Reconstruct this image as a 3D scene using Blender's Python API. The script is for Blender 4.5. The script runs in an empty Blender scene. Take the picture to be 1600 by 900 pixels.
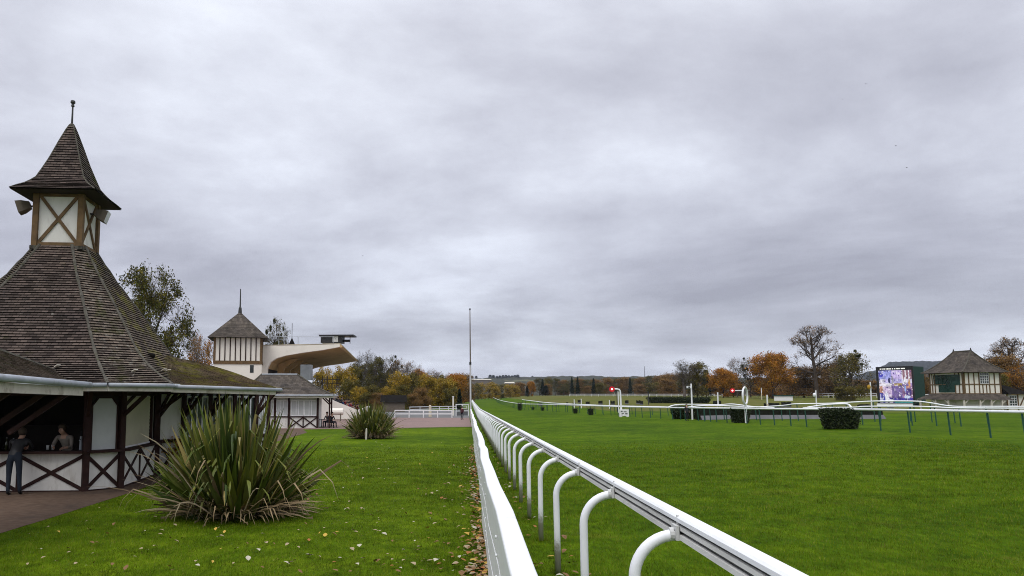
import bpy, bmesh, math, random
import numpy as np
from mathutils import Vector, Matrix, noise as mnoise
random.seed(7); np.random.seed(7)
scene = bpy.context.scene
COL = scene.collection
PI = math.pi
# ------------------------------------------------------------------ camera model (focal length in px of a 1600 wide frame)
FPX, HOR, CAMZ = 1160.0, 619.0, 2.2
PSI, THETA, PX0 = math.radians(-4.04), math.radians(5.7), 650.0
SH = HOR - 450 - FPX * math.tan(THETA)
FW = (math.sin(PSI), math.cos(PSI)); RT = (math.cos(PSI), -math.sin(PSI))

def sstep(a, b, t):
    t = max(0.0, min(1.0, (t - a) / (b - a))); return t * t * (3 - 2 * t)
def slope(y):
    if y < 100: return -.009 * y
    if y < 170: return -.9
    return -.9 + .9 * sstep(170, 520, y)
def zg(x, y):
    z = slope(y) + .026 * max(0, min(x - 1, 24))
    return z + 2.0 * sstep(15, 40, x) * sstep(100, 260, y)
def ray(px, py):
    u = (px - PX0) / FPX; v = (450 - py + SH) / FPX
    c, s = math.cos(THETA), math.sin(THETA)
    fc = c - v * s
    return (FW[0] * fc + u * RT[0], FW[1] * fc + u * RT[1], s + v * c), fc
def at(px, py, d):
    r, fc = ray(px, py); k = d / fc
    return Vector((r[0] * k, r[1] * k, CAMZ + r[2] * k))
def gp(px, py):
    r, fc = ray(px, py); t = 1.0
    while t < 4000:
        x, y, z = r[0] * t, r[1] * t, CAMZ + r[2] * t
        if z < zg(x, y): break
        t *= 1.003
    return Vector((x, y, zg(x, y)))
def gat(px, d):
    p = at(px, HOR, d); return Vector((p.x, p.y, zg(p.x, p.y)))
def depth(p): return p[0] * FW[0] + p[1] * FW[1]

# ------------------------------------------------------------------ materials
def nd(nt, t, **kw):
    n = nt.nodes.new(t)
    for k, v in kw.items():
        if k.startswith('i_'):
            n.inputs[k[2:].replace('_', ' ')].default_value = v
        else: setattr(n, k, v)
    return n
def ramp(nt, fac, stops):
    r = nt.nodes.new('ShaderNodeValToRGB'); e = r.color_ramp.elements
    while len(e) < len(stops): e.new(.5)
    for i, (p, c) in enumerate(stops):
        e[i].position = p; e[i].color = (*c, 1) if len(c) == 3 else c
    nt.links.new(fac, r.inputs['Fac']); return r.outputs['Color']
def noise(nt, vec, scale, detail=4, rough=.55, dist=0):
    n = nd(nt, 'ShaderNodeTexNoise'); n.inputs['Scale'].default_value = scale
    n.inputs['Detail'].default_value = detail; n.inputs['Roughness'].default_value = rough
    n.inputs['Distortion'].default_value = dist
    nt.links.new(vec, n.inputs['Vector']); return n.outputs['Fac']
def mix(nt, fac, a, b, blend='MIX'):
    m = nt.nodes.new('ShaderNodeMix'); m.data_type = 'RGBA'; m.blend_type = blend
    for v, s in ((fac, 0), (a, 6), (b, 7)):
        if hasattr(v, 'node'): nt.links.new(v, m.inputs[s])
        elif s == 0: m.inputs[0].default_value = v
        else: m.inputs[s].default_value = (*v, 1)
    return m.outputs[2]
def mul(nt, vec, s):
    m = nt.nodes.new('ShaderNodeMapping'); m.inputs['Scale'].default_value = s
    nt.links.new(vec, m.inputs['Vector']); return m.outputs['Vector']
def newmat(name, rough=.7, spec=.3):
    m = bpy.data.materials.new(name); m.use_nodes = True; nt = m.node_tree
    b = nt.nodes['Principled BSDF']; b.inputs['Roughness'].default_value = rough
    b.inputs['Specular IOR Level'].default_value = spec
    tc = nt.nodes.new('ShaderNodeTexCoord')
    return m, nt, b, tc
def bump(nt, b, h, strength=.3, dist=.02):
    n = nt.nodes.new('ShaderNodeBump'); n.inputs['Strength'].default_value = strength
    n.inputs['Distance'].default_value = dist
    nt.links.new(h, n.inputs['Height']); nt.links.new(n.outputs['Normal'], b.inputs['Normal'])
def mat(name, c1, c2=None, scale=3., rough=.7, spec=.3, bmp=0, metal=0, dirt=None, dscale=1.2, stretch=(1, 1, 1), dlo=.52):
    """two tones of noise plus an optional dirt colour with its own blotches"""
    m, nt, b, tc = newmat(name, rough, spec)
    b.inputs['Metallic'].default_value = metal
    c2 = c2 or tuple(x * .75 for x in c1)
    v = mul(nt, tc.outputs['Object'], stretch)
    f = noise(nt, v, scale, 6, .6)
    col = ramp(nt, f, [(.35, c1), (.68, c2)])
    if dirt:
        d = noise(nt, v, dscale, 8, .7, .3)
        k = ramp(nt, d, [(dlo, (0, 0, 0)), (dlo + .22, (1, 1, 1))])
        col = mix(nt, k, col, dirt)
    nt.links.new(col, b.inputs['Base Color'])
    if bmp: bump(nt, b, noise(nt, v, scale * 5, 5), bmp, .01)
    return m
def leafmat(name, cols, rough=.6, spec=.25, clump=.5, lo=.55, hi=1.15):
    m, nt, b, tc = newmat(name, rough, spec)
    g = nt.nodes.new('ShaderNodeNewGeometry')
    a = ramp(nt, g.outputs['Random Per Island'], [(i / max(1, len(cols) - 1), c) for i, c in enumerate(cols)])
    f = noise(nt, tc.outputs['Object'], clump, 3)
    k = ramp(nt, f, [(.35, (lo, lo * 1.06, lo * .92)), (.65, (hi, hi * .96, hi * .88))])
    nt.links.new(mix(nt, 1.0, a, k, 'MULTIPLY'), b.inputs['Base Color'])
    return m
def roofmat(name, c1, c2, moss=(.05, .055, .012), mossamt=.62, lich=.70, tile=(.17, .085)):
    m, nt, b, tc = newmat(name, .9, .12)
    uv = tc.outputs['UV']
    br = nd(nt, 'ShaderNodeTexBrick', offset=.5, squash=1)
    br.inputs['Color1'].default_value = (*c1, 1); br.inputs['Color2'].default_value = (*c2, 1)
    br.inputs['Mortar'].default_value = (.008, .007, .006, 1)
    br.inputs['Scale'].default_value = 1; br.inputs['Mortar Size'].default_value = .006
    br.inputs['Brick Width'].default_value = tile[0]; br.inputs['Row Height'].default_value = tile[1]
    br.inputs['Bias'].default_value = -.1
    nt.links.new(uv, br.inputs['Vector'])
    ob = tc.outputs['Object']
    big = ramp(nt, noise(nt, ob, .8, 5, .6), [(.3, (.62, .6, .62)), (.7, (1.35, 1.25, 1.15))])
    col = mix(nt, 1.0, br.outputs['Color'], big, 'MULTIPLY')
    l = ramp(nt, noise(nt, ob, 7, 8, .75), [(lich - .04, (0, 0, 0)), (lich + .06, (1, 1, 1))])
    col = mix(nt, l, col, (.24, .22, .19))
    k = ramp(nt, noise(nt, ob, 1.7, 9, .72, .4), [(mossamt, (0, 0, 0)), (mossamt + .14, (1, 1, 1))])
    mc = ramp(nt, noise(nt, ob, 9, 4), [(.35, tuple(x * .5 for x in moss)), (.65, tuple(x * 1.5 for x in moss))])
    col = mix(nt, k, col, mc)
    nt.links.new(col, b.inputs['Base Color'])
    bump(nt, b, noise(nt, ob, 24, 6, .7), .6, .02)
    return m
def emat(name, c, s):
    m = bpy.data.materials.new(name); m.use_nodes = True; nt = m.node_tree
    b = nt.nodes['Principled BSDF']; b.inputs['Base Color'].default_value = (*c, 1)
    b.inputs['Emission Color'].default_value = (*c, 1); b.inputs['Emission Strength'].default_value = s
    return m
def grassmat(name, a, b_, c, dry, dlo=.6, far1=None, far2=None):
    m, nt, b, tc = newmat(name, .95, .03)
    ob = tc.outputs['Object']
    f1 = noise(nt, ob, 1.1, 8, .7); f2 = noise(nt, ob, .12, 5, .6); f3 = noise(nt, mul(nt, ob, (1, .35, 1)), 9, 6, .7)
    col = ramp(nt, f1, [(.32, a), (.5, b_), (.68, c)])
    col = mix(nt, 1.0, col, ramp(nt, f2, [(.3, (.60, .68, .68)), (.7, (1.34, 1.22, 1.1))]), 'MULTIPLY')
    col = mix(nt, 1.0, col, ramp(nt, f3, [(.3, (.55, .58, .55)), (.7, (1.42, 1.38, 1.3))]), 'MULTIPLY')
    k = ramp(nt, noise(nt, ob, .45, 8, .7, .5), [(dlo, (0, 0, 0)), (dlo + .2, (.75, .75, .75))])
    col = mix(nt, k, col, dry)
    if far1:      # unmown dry grass of the infield, beyond the jump course
        sp = nt.nodes.new('ShaderNodeSeparateXYZ'); nt.links.new(ob, sp.inputs[0])
        w = nd(nt, 'ShaderNodeMath', operation='MULTIPLY_ADD'); nt.links.new(noise(nt, ob, .04, 3), w.inputs[0]); w.inputs[1].default_value = 80; nt.links.new(sp.outputs['Y'], w.inputs[2])
        mr = nd(nt, 'ShaderNodeMapRange'); nt.links.new(w.outputs[0], mr.inputs[0]); mr.inputs[1].default_value = 150; mr.inputs[2].default_value = 180
        dr = ramp(nt, noise(nt, mul(nt, ob, (1, .3, 1)), .15, 6, .65), [(.35, far1), (.65, far2)])
        col = mix(nt, mr.outputs[0], col, dr)
    nt.links.new(col, b.inputs['Base Color'])
    bump(nt, b, noise(nt, ob, 30, 6, .75), .5, .03)
    return m

M = {}
M['lawn'] = grassmat('lawn turf', (.044, .082, .002), (.068, .120, .003), (.110, .165, .006), (.19, .165, .045), .63)
M['track'] = grassmat('track turf', (.036, .076, .002), (.054, .106, .002), (.086, .142, .004), (.14, .135, .018), .56)
M['infield'] = grassmat('infield turf', (.036, .076, .002), (.054, .106, .002), (.086, .142, .004), (.14, .135, .018), .56, (.085, .100, .018), (.120, .112, .034))
M['blade'] = leafmat('grass blades', [(.062, .125, .002), (.105, .185, .004), (.085, .160, .003), (.19, .23, .016), (.125, .19, .005), (.24, .22, .06)], .8, .05, 1.4, .42, 1.25)
M['path'] = mat('brown path grit', (.092, .060, .042), (.13, .09, .064), 6, .95, .1, .4, dirt=(.05, .04, .034), dscale=.8)
M['plaza'] = mat('pink paved plaza', (.25, .17, .15), (.19, .13, .115), 1.5, .9, .2, 0, dirt=(.16, .12, .11), dscale=.3)
M['asphalt'] = mat('grey lane', (.13, .13, .13), (.17, .17, .165), .8, .95, .1)
M['white'] = mat('white paint', (.80, .80, .80), (.74, .74, .75), 4, .45, .4, dirt=(.50, .50, .47), dscale=2.5, dlo=.64)
M['whitepvc'] = mat('white plastic', (.82, .83, .85), (.76, .77, .79), 3, .4, .4, dirt=(.46, .47, .42), dscale=4, dlo=.60)
def splashed(name):
    m, nt, b, tc = newmat(name, .45, .35); ob = tc.outputs['Object']
    base = ramp(nt, noise(nt, ob, 4, 6, .6), [(.35, (.82, .83, .85)), (.7, (.74, .75, .76))])
    sp = nt.nodes.new('ShaderNodeSeparateXYZ'); nt.links.new(ob, sp.inputs[0])
    w = nd(nt, 'ShaderNodeMath', operation='MULTIPLY_ADD'); nt.links.new(noise(nt, ob, 14, 7, .7), w.inputs[0]); w.inputs[1].default_value = -.55; nt.links.new(sp.outputs['Z'], w.inputs[2])
    k = ramp(nt, w.outputs[0], [(.0, (.85, .85, .85)), (.16, (0, 0, 0))])
    col = mix(nt, k, base, (.20, .19, .11))
    d = ramp(nt, noise(nt, mul(nt, ob, (1, 1, .3)), 9, 8, .72), [(.60, (0, 0, 0)), (.78, (.8, .8, .8))]); col = mix(nt, d, col, (.40, .41, .34))
    nt.links.new(col, b.inputs['Base Color']); return m
M['postpvc'] = splashed('white plastic post with mud splash')
M['groove'] = mat('dark rail groove', (.03, .03, .03), (.05, .05, .05), 5, .6)
M['railgrey'] = mat('weathered rail side', (.70, .69, .66), (.56, .55, .52), 7, .6, .3, dirt=(.2, .19, .17), dscale=6, dlo=.58, stretch=(1, .2, 1))
M['bolt'] = mat('bolt steel', (.35, .35, .35), (.2, .2, .2), 9, .4, .5)
M['steel'] = mat('galvanised clamp', (.62, .62, .60), (.48, .48, .46), 8, .5, .4)
M['render'] = mat('white rendered panel', (.74, .72, .67), (.66, .64, .59), 2.2, .85, .2, dirt=(.44, .41, .35), dscale=2.6, dlo=.53, stretch=(1, 1, .3))
M['cream'] = mat('cream render', (.62, .55, .42), (.55, .48, .36), 1.5, .85, .2, dirt=(.42, .36, .26), dscale=.9, dlo=.55)
M['creamwall'] = mat('pale render', (.80, .76, .68), (.74, .70, .62), .8, .85, .2, dirt=(.52, .48, .41), dscale=.5, dlo=.56)
M['timber'] = mat('dark red brown timber', (.042, .020, .017), (.024, .012, .011), 6, .75, .12)
M['oak'] = mat('ochre brown timber', (.17, .105, .05), (.10, .065, .034), 5, .8, .2, dirt=(.07, .045, .026), dscale=3)
M['greybeam'] = mat('weathered timber', (.16, .13, .10), (.11, .09, .07), 4, .85, .2)
M['tile'] = roofmat('clay tile roof', (.128, .104, .092), (.036, .030, .027), lich=.64)
M['tilepale'] = roofmat('pale lichen tile roof', (.19, .16, .13), (.055, .046, .039), mossamt=.54, lich=.59)
M['tilemoss'] = roofmat('mossy tile roof', (.17, .135, .09), (.09, .072, .05), moss=(.17, .155, .035), mossamt=.47, lich=.66)
M['tilegrey'] = roofmat('grey slate roof', (.12, .108, .095), (.06, .054, .047), mossamt=.62, lich=.66, tile=(.3, .15))
M['ridge'] = mat('mortar ridge', (.13, .12, .10), (.05, .046, .038), 9, .95, .1, .5, dirt=(.06, .065, .02), dscale=4)
M['zinc'] = mat('zinc gutter', (.36, .39, .43), (.28, .30, .33), 3, .5, .5, dirt=(.18, .18, .17), dscale=4)
M['fascia'] = mat('peeling fascia board', (.60, .56, .48), (.5, .46, .39), 4, .8, .2, dirt=(.22, .18, .12), dscale=3, dlo=.52)
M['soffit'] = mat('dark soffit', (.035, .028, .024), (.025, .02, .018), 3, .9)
M['shutter'] = mat('cream roller shutter', (.55, .51, .38), (.48, .44, .33), 2, .7, .3)
M['glass'] = mat('dark window glass', (.02, .025, .025), (.04, .05, .05), .6, .08, .6)
M['frost'] = mat('milky pane', (.55, .56, .55), (.45, .46, .45), 1.3, .4, .4)
M['tan'] = mat('tan concrete soffit', (.55, .38, .19), (.46, .31, .15), .5, .9, .1, dirt=(.19, .13, .07), dscale=.6, dlo=.56)
M['black'] = mat('black metal', (.015, .015, .017), (.025, .025, .027), 4, .5)
M['iron'] = mat('iron finial', (.03, .03, .03), (.05, .05, .05), 5, .6)
M['green'] = mat('dark green paint', (.008, .06, .04), (.012, .075, .05), 3, .5, .4)
M['dgreen'] = mat('dark green cladding', (.006, .035, .026), (.009, .045, .033), 2, .6, .3)
M['red'] = mat('red disc', (.75, .02, .03), (.65, .015, .025), 2, .5)
M['redlamp'] = emat('white lamp', (1, .85, .85), 1.3)
M['bark'] = mat('brown bark', (.075, .058, .044), (.045, .036, .03), 2, .95, .05)
M['barkgrey'] = mat('grey bark', (.12, .10, .085), (.075, .064, .055), 2, .95, .05)
M['hedge'] = leafmat('dark yew leaves', [(.014, .026, .008), (.034, .052, .016), (.022, .036, .012), (.055, .06, .026)], .6, .2, .8)
M['yew'] = mat('dark hedge core', (.008, .013, .005), (.013, .02, .008), 4, .9, .1)
M['brush'] = mat('dark brush', (.018, .020, .014), (.010, .011, .008), 9, .95, .05, .6, stretch=(1, 1, .2))
M['board'] = mat('grey board', (.15, .15, .155), (.11, .11, .115), 1.2, .8)
M['skin'] = mat('skin', (.50, .30, .22), (.46, .27, .19), 6, .55)
M['hair'] = mat('brown hair', (.03, .02, .014), (.05, .033, .02), 9, .7)
M['navy'] = mat('navy cloth', (.008, .009, .014), (.012, .013, .02), 8, .9)
M['jean'] = mat('dark jeans', (.011, .016, .025), (.016, .022, .034), 8, .9)
M['shirt'] = mat('pale shirt', (.27, .235, .20), (.20, .17, .145), 5, .9)
M['maroon'] = mat('maroon coat', (.07, .012, .018), (.05, .01, .014), 6, .9)
M['greycloth'] = mat('grey cloth', (.14, .14, .15), (.1, .1, .11), 6, .9)
M['tanclothes'] = mat('beige coat', (.36, .28, .18), (.3, .23, .15), 6, .9)
M['redcloth'] = mat('red coat', (.35, .03, .03), (.28, .025, .025), 6, .9)
M['bluecloth'] = mat('blue coat', (.05, .10, .25), (.04, .08, .2), 6, .9)
M['eye'] = mat('dark eye', (.02, .015, .012), (.02, .015, .012), 1, .3)

# ------------------------------------------------------------------ mesh builder
class MB:
    def __init__(s): s.v = []; s.f = []; s.uv = []; s.mi = []; s.cur = 0; s.hasuv = False
    def quad(s, pts, uv=None):
        n = len(s.v); s.v += [tuple(p) for p in pts]; s.f.append(tuple(range(n, n + len(pts)))); s.mi.append(s.cur)
        if uv: s.hasuv = True
        s.uv.append(uv or [(0, 0)] * len(pts))
    def raw(s, vs, fs):
        n = len(s.v); s.v += [tuple(p) for p in vs]
        for f in fs: s.f.append(tuple(i + n for i in f)); s.mi.append(s.cur); s.uv.append([(0, 0)] * len(f))
    def box(s, c, d, rz=0, bev=0):
        x, y, z = d[0] / 2, d[1] / 2, d[2] / 2; co, si = math.cos(rz), math.sin(rz)
        vs = []
        for a, b, e in ((-1, -1, -1), (1, -1, -1), (1, 1, -1), (-1, 1, -1), (-1, -1, 1), (1, -1, 1), (1, 1, 1), (-1, 1, 1)):
            lx, ly = a * x, b * y
            vs.append((c[0] + lx * co - ly * si, c[1] + lx * si + ly * co, c[2] + e * z))
        s.raw(vs, [(0, 3, 2, 1), (4, 5, 6, 7), (0, 1, 5, 4), (1, 2, 6, 5), (2, 3, 7, 6), (3, 0, 4, 7)])
    def bar(s, p, q, w, t, nrm):
        """rectangular beam from p to q, w wide across nrm, t thick along nrm (centred)"""
        p, q, n = Vector(p), Vector(q), Vector(nrm).normalized()
        a = (q - p).normalized(); n = (n - a * n.dot(a)).normalized(); b = a.cross(n)
        vs = []
        for e in (p, q):
            for i, j in ((-1, -1), (1, -1), (1, 1), (-1, 1)): vs.append(e + b * (i * w / 2) + n * (j * t / 2))
        s.raw(vs, [(0, 1, 2, 3), (7, 6, 5, 4), (0, 4, 5, 1), (1, 5, 6, 2), (2, 6, 7, 3), (3, 7, 4, 0)])
    def tube(s, pts, rad, n=8, cap=True, flat=None):
        pts = [Vector(p) for p in pts]; N = len(pts)
        if not hasattr(rad, '__len__'): rad = [rad] * N
        vs = []; a = None
        for i, p in enumerate(pts):
            t = (pts[min(N - 1, i + 1)] - pts[max(0, i - 1)])
            t = t.normalized() if t.length > 1e-9 else Vector((0, 0, 1))
            if a is not None: a = a - t * a.dot(t)
            if a is None or a.length < 1e-4:
                r = Vector((0, 0, 1)) if abs(t.z) < .95 else Vector((0, 1, 0))
                a = t.cross(r)
            a.normalize(); b = a.cross(t).normalized()
            for k in range(n):
                an = 2 * PI * k / n
                vs.append(p + a * (math.cos(an) * rad[i]) + b * (math.sin(an) * rad[i] * (flat or 1)))
        fs = []
        for i in range(N - 1):
            for k in range(n):
                fs.append((i * n + k, i * n + (k + 1) % n, (i + 1) * n + (k + 1) % n, (i + 1) * n + k))
        if cap: fs.append(tuple(range(n))[::-1]); fs.append(tuple((N - 1) * n + k for k in range(n)))
        s.raw(vs, fs)
    def ball(s, c, r, n=8, m=6, sc=(1, 1, 1)):
        vs = [(c[0], c[1], c[2] + r * sc[2])]; fs = []
        for i in range(1, m):
            for k in range(n):
                a = PI * i / m; b = 2 * PI * k / n
                vs.append((c[0] + r * sc[0] * math.sin(a) * math.cos(b), c[1] + r * sc[1] * math.sin(a) * math.sin(b), c[2] + r * sc[2] * math.cos(a)))
        vs.append((c[0], c[1], c[2] - r * sc[2])); L = len(vs) - 1
        for k in range(n): fs.append((0, 1 + k, 1 + (k + 1) % n)); fs.append((L, L - n + (k + 1) % n, L - n + k))
        for i in range(m - 2):
            for k in range(n):
                a = 1 + i * n
                fs.append((a + k, a + n + k, a + n + (k + 1) % n, a + (k + 1) % n))
        s.raw(vs, fs)
    def patch(s, fn, rows, cols, lift=0, dark=True):
        """tiled surface: fn(u,v), v=0 at the eave; every course is lifted at its lower edge"""
        P = [[Vector(fn(c / cols, r / rows)) for c in range(cols + 1)] for r in range(rows + 1)]
        ctr = cols // 2
        vd = [0]
        for r in range(rows): vd.append(vd[-1] + max((P[r + 1][ctr] - P[r][ctr]).length, .01))
        for r in range(rows):
            for c in range(cols):
                a, b, d, e = P[r][c], P[r][c + 1], P[r + 1][c + 1], P[r + 1][c]
                n = (b - a).cross(e - a)
                if n.length < 1e-9: n = (d - a).cross(e - a)
                n = n.normalized() if n.length > 1e-12 else Vector((0, 0, 1))
                L = n * lift
                mid = (P[r][0] + P[r][cols]) / 2
                w = lambda p, q0, q1: (p - (q0 + q1) / 2).dot((q1 - q0).normalized()) if (q1 - q0).length > 1e-6 else 0
                u0, u1 = w(a, P[r][0], P[r][cols]), w(b, P[r][0], P[r][cols])
                u2, u3 = w(d, P[r + 1][0], P[r + 1][cols]), w(e, P[r + 1][0], P[r + 1][cols])
                R_ = .085
                s.quad([a + L, b + L, d, e], [(u0, r * R_ + .003), (u1, r * R_ + .003), (u2, (r + 1) * R_ - .003), (u3, (r + 1) * R_ - .003)])
                if lift: s.quad([a, b, b + L, a + L], [(u0, r * R_), (u1, r * R_), (u1, r * R_ + .001), (u0, r * R_ + .001)] if dark else [(u0, r * R_ + .03), (u1, r * R_ + .03), (u1, r * R_ + .05), (u0, r * R_ + .05)])  # dark: risers take the mortar colour, painting the shadow under each course
    def build(s, name, mats, parent=None, rel=True, smooth=False):
        if not isinstance(mats, (list, tuple)): mats = [mats]
        vs = s.v
        if parent is not None and rel is True and not parent.get('_local'):
            inv = root_inv(parent); vs = [tuple(inv @ Vector(p)) for p in s.v]
        me = bpy.data.meshes.new(name); me.from_pydata(vs, [], s.f)
        for m in mats: me.materials.append(M[m] if isinstance(m, str) else m)
        if any(s.mi): me.polygons.foreach_set('material_index', s.mi)
        if s.hasuv:
            l = me.uv_layers.new(name='UVMap'); flat = [c for u in s.uv for p in u for c in p]
            l.data.foreach_set('uv', flat)
        if smooth: me.polygons.foreach_set('use_smooth', [True] * len(s.f))
        me.update()
        o = bpy.data.objects.new(name, me); COL.objects.link(o)
        if parent is not None: o.parent = parent
        return o
ROOTM = {}
def root_inv(o):
    m = Matrix.Identity(4); x = o
    while x is not None:
        m = ROOTM.get(x.name, Matrix.Identity(4)) @ m; x = x.parent
    return m.inverted()
def tag(o, label, cat, group=None):
    o['label'] = label; o['category'] = cat
    if group: o['group'] = group
    return o
def thing(name, label, cat, loc=(0, 0, 0), rz=0, group=None):
    o = bpy.data.objects.new(name, None); COL.objects.link(o); o.empty_display_size = .3
    o.location = loc; o.rotation_euler = (0, 0, rz)
    ROOTM[o.name] = Matrix.Translation(Vector(loc)) @ Matrix.Rotation(rz, 4, 'Z')
    return tag(o, label, cat, group)
def structure(o): o['kind'] = 'structure'; return o
KIDS = {}
def copy_thing(root, label=None, group=None):
    r = root.copy(); COL.objects.link(r)
    for ch in list(root.children):
        c = ch.copy(); COL.objects.link(c); c.parent = r
        for g in list(ch.children):
            d = g.copy(); COL.objects.link(d); d.parent = c
    if label: r['label'] = label
    if group: r['group'] = group
    return r
def local(root_loc, rz):
    m = Matrix.Translation(Vector(root_loc)) @ Matrix.Rotation(rz, 4, 'Z')
    return lambda x, y, z: m @ Vector((x, y, z))
HAZE = .00006; EXPO = 0.42; CLOUD_OFF = (3.1, 1.7, 0); DENOISE = True
CLOUD_STOPS = [(.36, (.325, .33, .39)), (.46, (.43, .44, .508)), (.55, (.56, .58, .655)), (.64, (.72, .755, .84))]
# ================================================================== GROUND
def sheet(name, xs, ys, m, dz=0):
    b = MB(); n = len(xs)
    vs = [(x, y, zg(x, y) + dz) for y in ys for x in xs]
    fs = [(j * n + i, j * n + i + 1, (j + 1) * n + i + 1, (j + 1) * n + i) for j in range(len(ys) - 1) for i in range(n - 1)]
    b.raw(vs, fs); return structure(b.build(name, m))
YS = [-60, 0, 20, 40, 60, 80, 100] + list(range(110, 540, 10)) + [600, 800, 1200, 2000, 3500, 6000]
sheet('lawn_ground', [-3500, -800, -200, -60, -20, -8, .3], YS, 'lawn')
sheet('racetrack_turf', [.3, 1, 5, 10, 15, 17.5, 20, 22, 23.6], YS, 'track')
sheet('infield_ground', [23.6, 25, 28, 31, 34, 37, 40, 60, 120, 300, 800, 2500, 5000], YS, 'infield')

def flat_poly(name, pts, m, dz):
    b = MB(); b.quad([(p[0], p[1], zg(p[0], p[1]) + dz) for p in pts]); return structure(b.build(name, m))
# path beside the kiosk
edge = [gp(*p) for p in ((0, 834), (40, 822), (75, 811), (110, 800), (160, 784), (205, 770), (240, 757), (262, 745), (300, 728), (400, 700), (480, 676))]
flat_poly('garden_path', [(-16, 9.3)] + [(p.x, p.y) for p in edge] + [(-15, 66), (-26, 66), (-26, 9.3)], 'path', .006)
PZ0 = gp(480, 671); PZ1 = gp(737, 667)
flat_poly('plaza_paving', [(-40, 66.5), (PZ0.x, PZ0.y), (PZ1.x, PZ1.y), (.1, 99.9), (-40, 99.9)], 'plaza', .010)
flat_poly('plaza_paving', [(-40, 99.9), (.1, 99.9), (.1, 108), (-40, 108)], 'plaza', .010)
flat_poly('service_lane', [(-60, 108), (.1, 108), (.1, 168), (-60, 168)], 'asphalt', .008)

# ================================================================== RUNNING RAIL (outer rail, arched posts)
RX, PXX, RZ = 1.50, 1.14, 1.345
rr = thing('running_rail', 'white plastic running rail on arched posts, nearest to the camera along the turf track', 'rail', (PXX, 0, zg(PXX, 0)))
def rail_profile(ys, xz, m, name, parent, smooth=False):
    b = MB(); n = len(xz); vs = []
    for y in ys:
        for x, z in xz: vs.append((RX + x, y, zg(PXX, y) + z))
    fs = [(j * n + k, j * n + (k + 1) % n, (j + 1) * n + (k + 1) % n, (j + 1) * n + k) for j in range(len(ys) - 1) for k in range(n)]
    b.raw(vs, fs); return b.build(name, m, parent, smooth=smooth)
ys = list(np.arange(-2, 100, 2.3)) + list(range(100, 170, 8)) + list(range(170, 700, 14))
top = RZ + .075
# rounded white cap
cap = [(-.062, top - .045), (-.060, top - .018), (-.045, top - .004), (-.02, top), (.03, top), (.05, top - .012), (.062, top - .04), (.062, top - .16), (-.03, top - .16), (-.03, top - .045)]
rail = rail_profile(ys, cap, 'whitepvc', 'rail', rr)
rail_profile(ys, [(-.055, top - .070), (-.055, top - .098), (-.0305, top - .098), (-.0305, top - .070)], 'railgrey', 'side_strip', rail)
rail_profile(ys, [(-.060, top - .125), (-.060, top - .160), (-.0305, top - .160), (-.0305, top - .125)], 'railgrey', 'side_strip', rail)
rail_profile(ys, [(-.0345, top - .046), (-.0345, top - .069), (-.0305, top - .069), (-.0305, top - .046)], 'groove', 'dark_groove', rail)
rail_profile(ys, [(-.0345, top - .099), (-.0345, top - .124), (-.0305, top - .124), (-.0305, top - .099)], 'groove', 'dark_groove', rail)
b = MB(); rad = .30
arc = [(0, 0, -.1), (0, 0, .55), (0, 0, RZ - rad - .06)]
for k in range(1, 11):
    a = PI / 2 * k / 10; arc.append((rad - rad * math.cos(a) * 1.0, 0, RZ - rad - .06 + rad * math.sin(a)))
arc += [(RX - PXX - .085, 0, RZ - .055)]
b.tube(arc, .040, 14); post_me = b.build('post', 'postpvc', None, smooth=True)
b = MB(); dx = RX - PXX
b.box((dx - .072, 0, RZ - .04), (.022, .13, .10)); b.box((dx - .052, 0, RZ - .01), (.014, .02, .17))
b.tube([(dx - .115, 0, RZ - .055), (dx - .07, 0, RZ - .055)], .046, 12)
clamp_me = b.build('clamp', 'steel', None)
b = MB(); b.tube([(dx - .088, -.03, RZ - .02), (dx - .078, -.03, RZ - .02)], .010, 8); bolt_me = b.build('clamp_bolt', 'bolt', None)
posty = [3.1 + 2.3 * i for i in range(260)]
for i, y in enumerate(posty[:100]):
    p = post_me if i == 0 else post_me.copy()
    if i: COL.objects.link(p)
    p.parent = rr; p.location = (0, y, zg(PXX, y) - zg(PXX, 0)); p.rotation_euler = (random.uniform(-.006, .006), random.uniform(-.008, .008), random.uniform(-.03, .03))
    c = clamp_me if i == 0 else clamp_me.copy()
    if i: COL.objects.link(c)
    c.parent = p
    if i < 12:
        q = bolt_me if i == 0 else bolt_me.copy()
        if i: COL.objects.link(q)
        q.parent = p
b = MB()
for y in posty[100:]:
    z = zg(PXX, y); b.tube([(PXX + a[0], y, z + a[2]) for a in arc[1::3]], .04, 5)
o = b.build('far_post', 'whitepvc', rr); o['kind'] = 'stuff'

# ================================================================== WHITE BOARD FENCE
FH = 1.24; FXL, FXR = .225, .385
wf = thing('board_fence', 'white board fence with broad rounded top rail and bolt heads, edge of the lawn', 'fence', (.3, 0, zg(.3, 0)))
fy = [-2 + 2.2 * i for i in range(52)]
def fence_strip(name, prof, y0, y1, parent, m):
    b = MB(); n = len(prof); ys = np.arange(y0, y1 + .01, 2.2); vs = []
    for y in ys:
        jx = .012 * math.sin(y * 1.3) + .018 * math.sin(y * .31 + 1); jz = .016 * math.sin(y * .9 + .5) + .012 * math.sin(y * 2.1)
        for x, z in prof: vs.append((x + jx, y, zg(.3, y) + z + jz))
    fs = [(j * n + k, (j + 1) * n + k, (j + 1) * n + (k + 1) % n, j * n + (k + 1) % n) for j in range(len(ys) - 1) for k in range(n)]
    fs += [tuple(range(n)), tuple((len(ys) - 1) * n + k for k in range(n))[::-1]]
    b.raw(vs, fs); return b.build(name, m, parent)
a = lambda t, r, cx, cz: (cx + r * math.cos(t), cz + r * math.sin(t))
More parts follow.
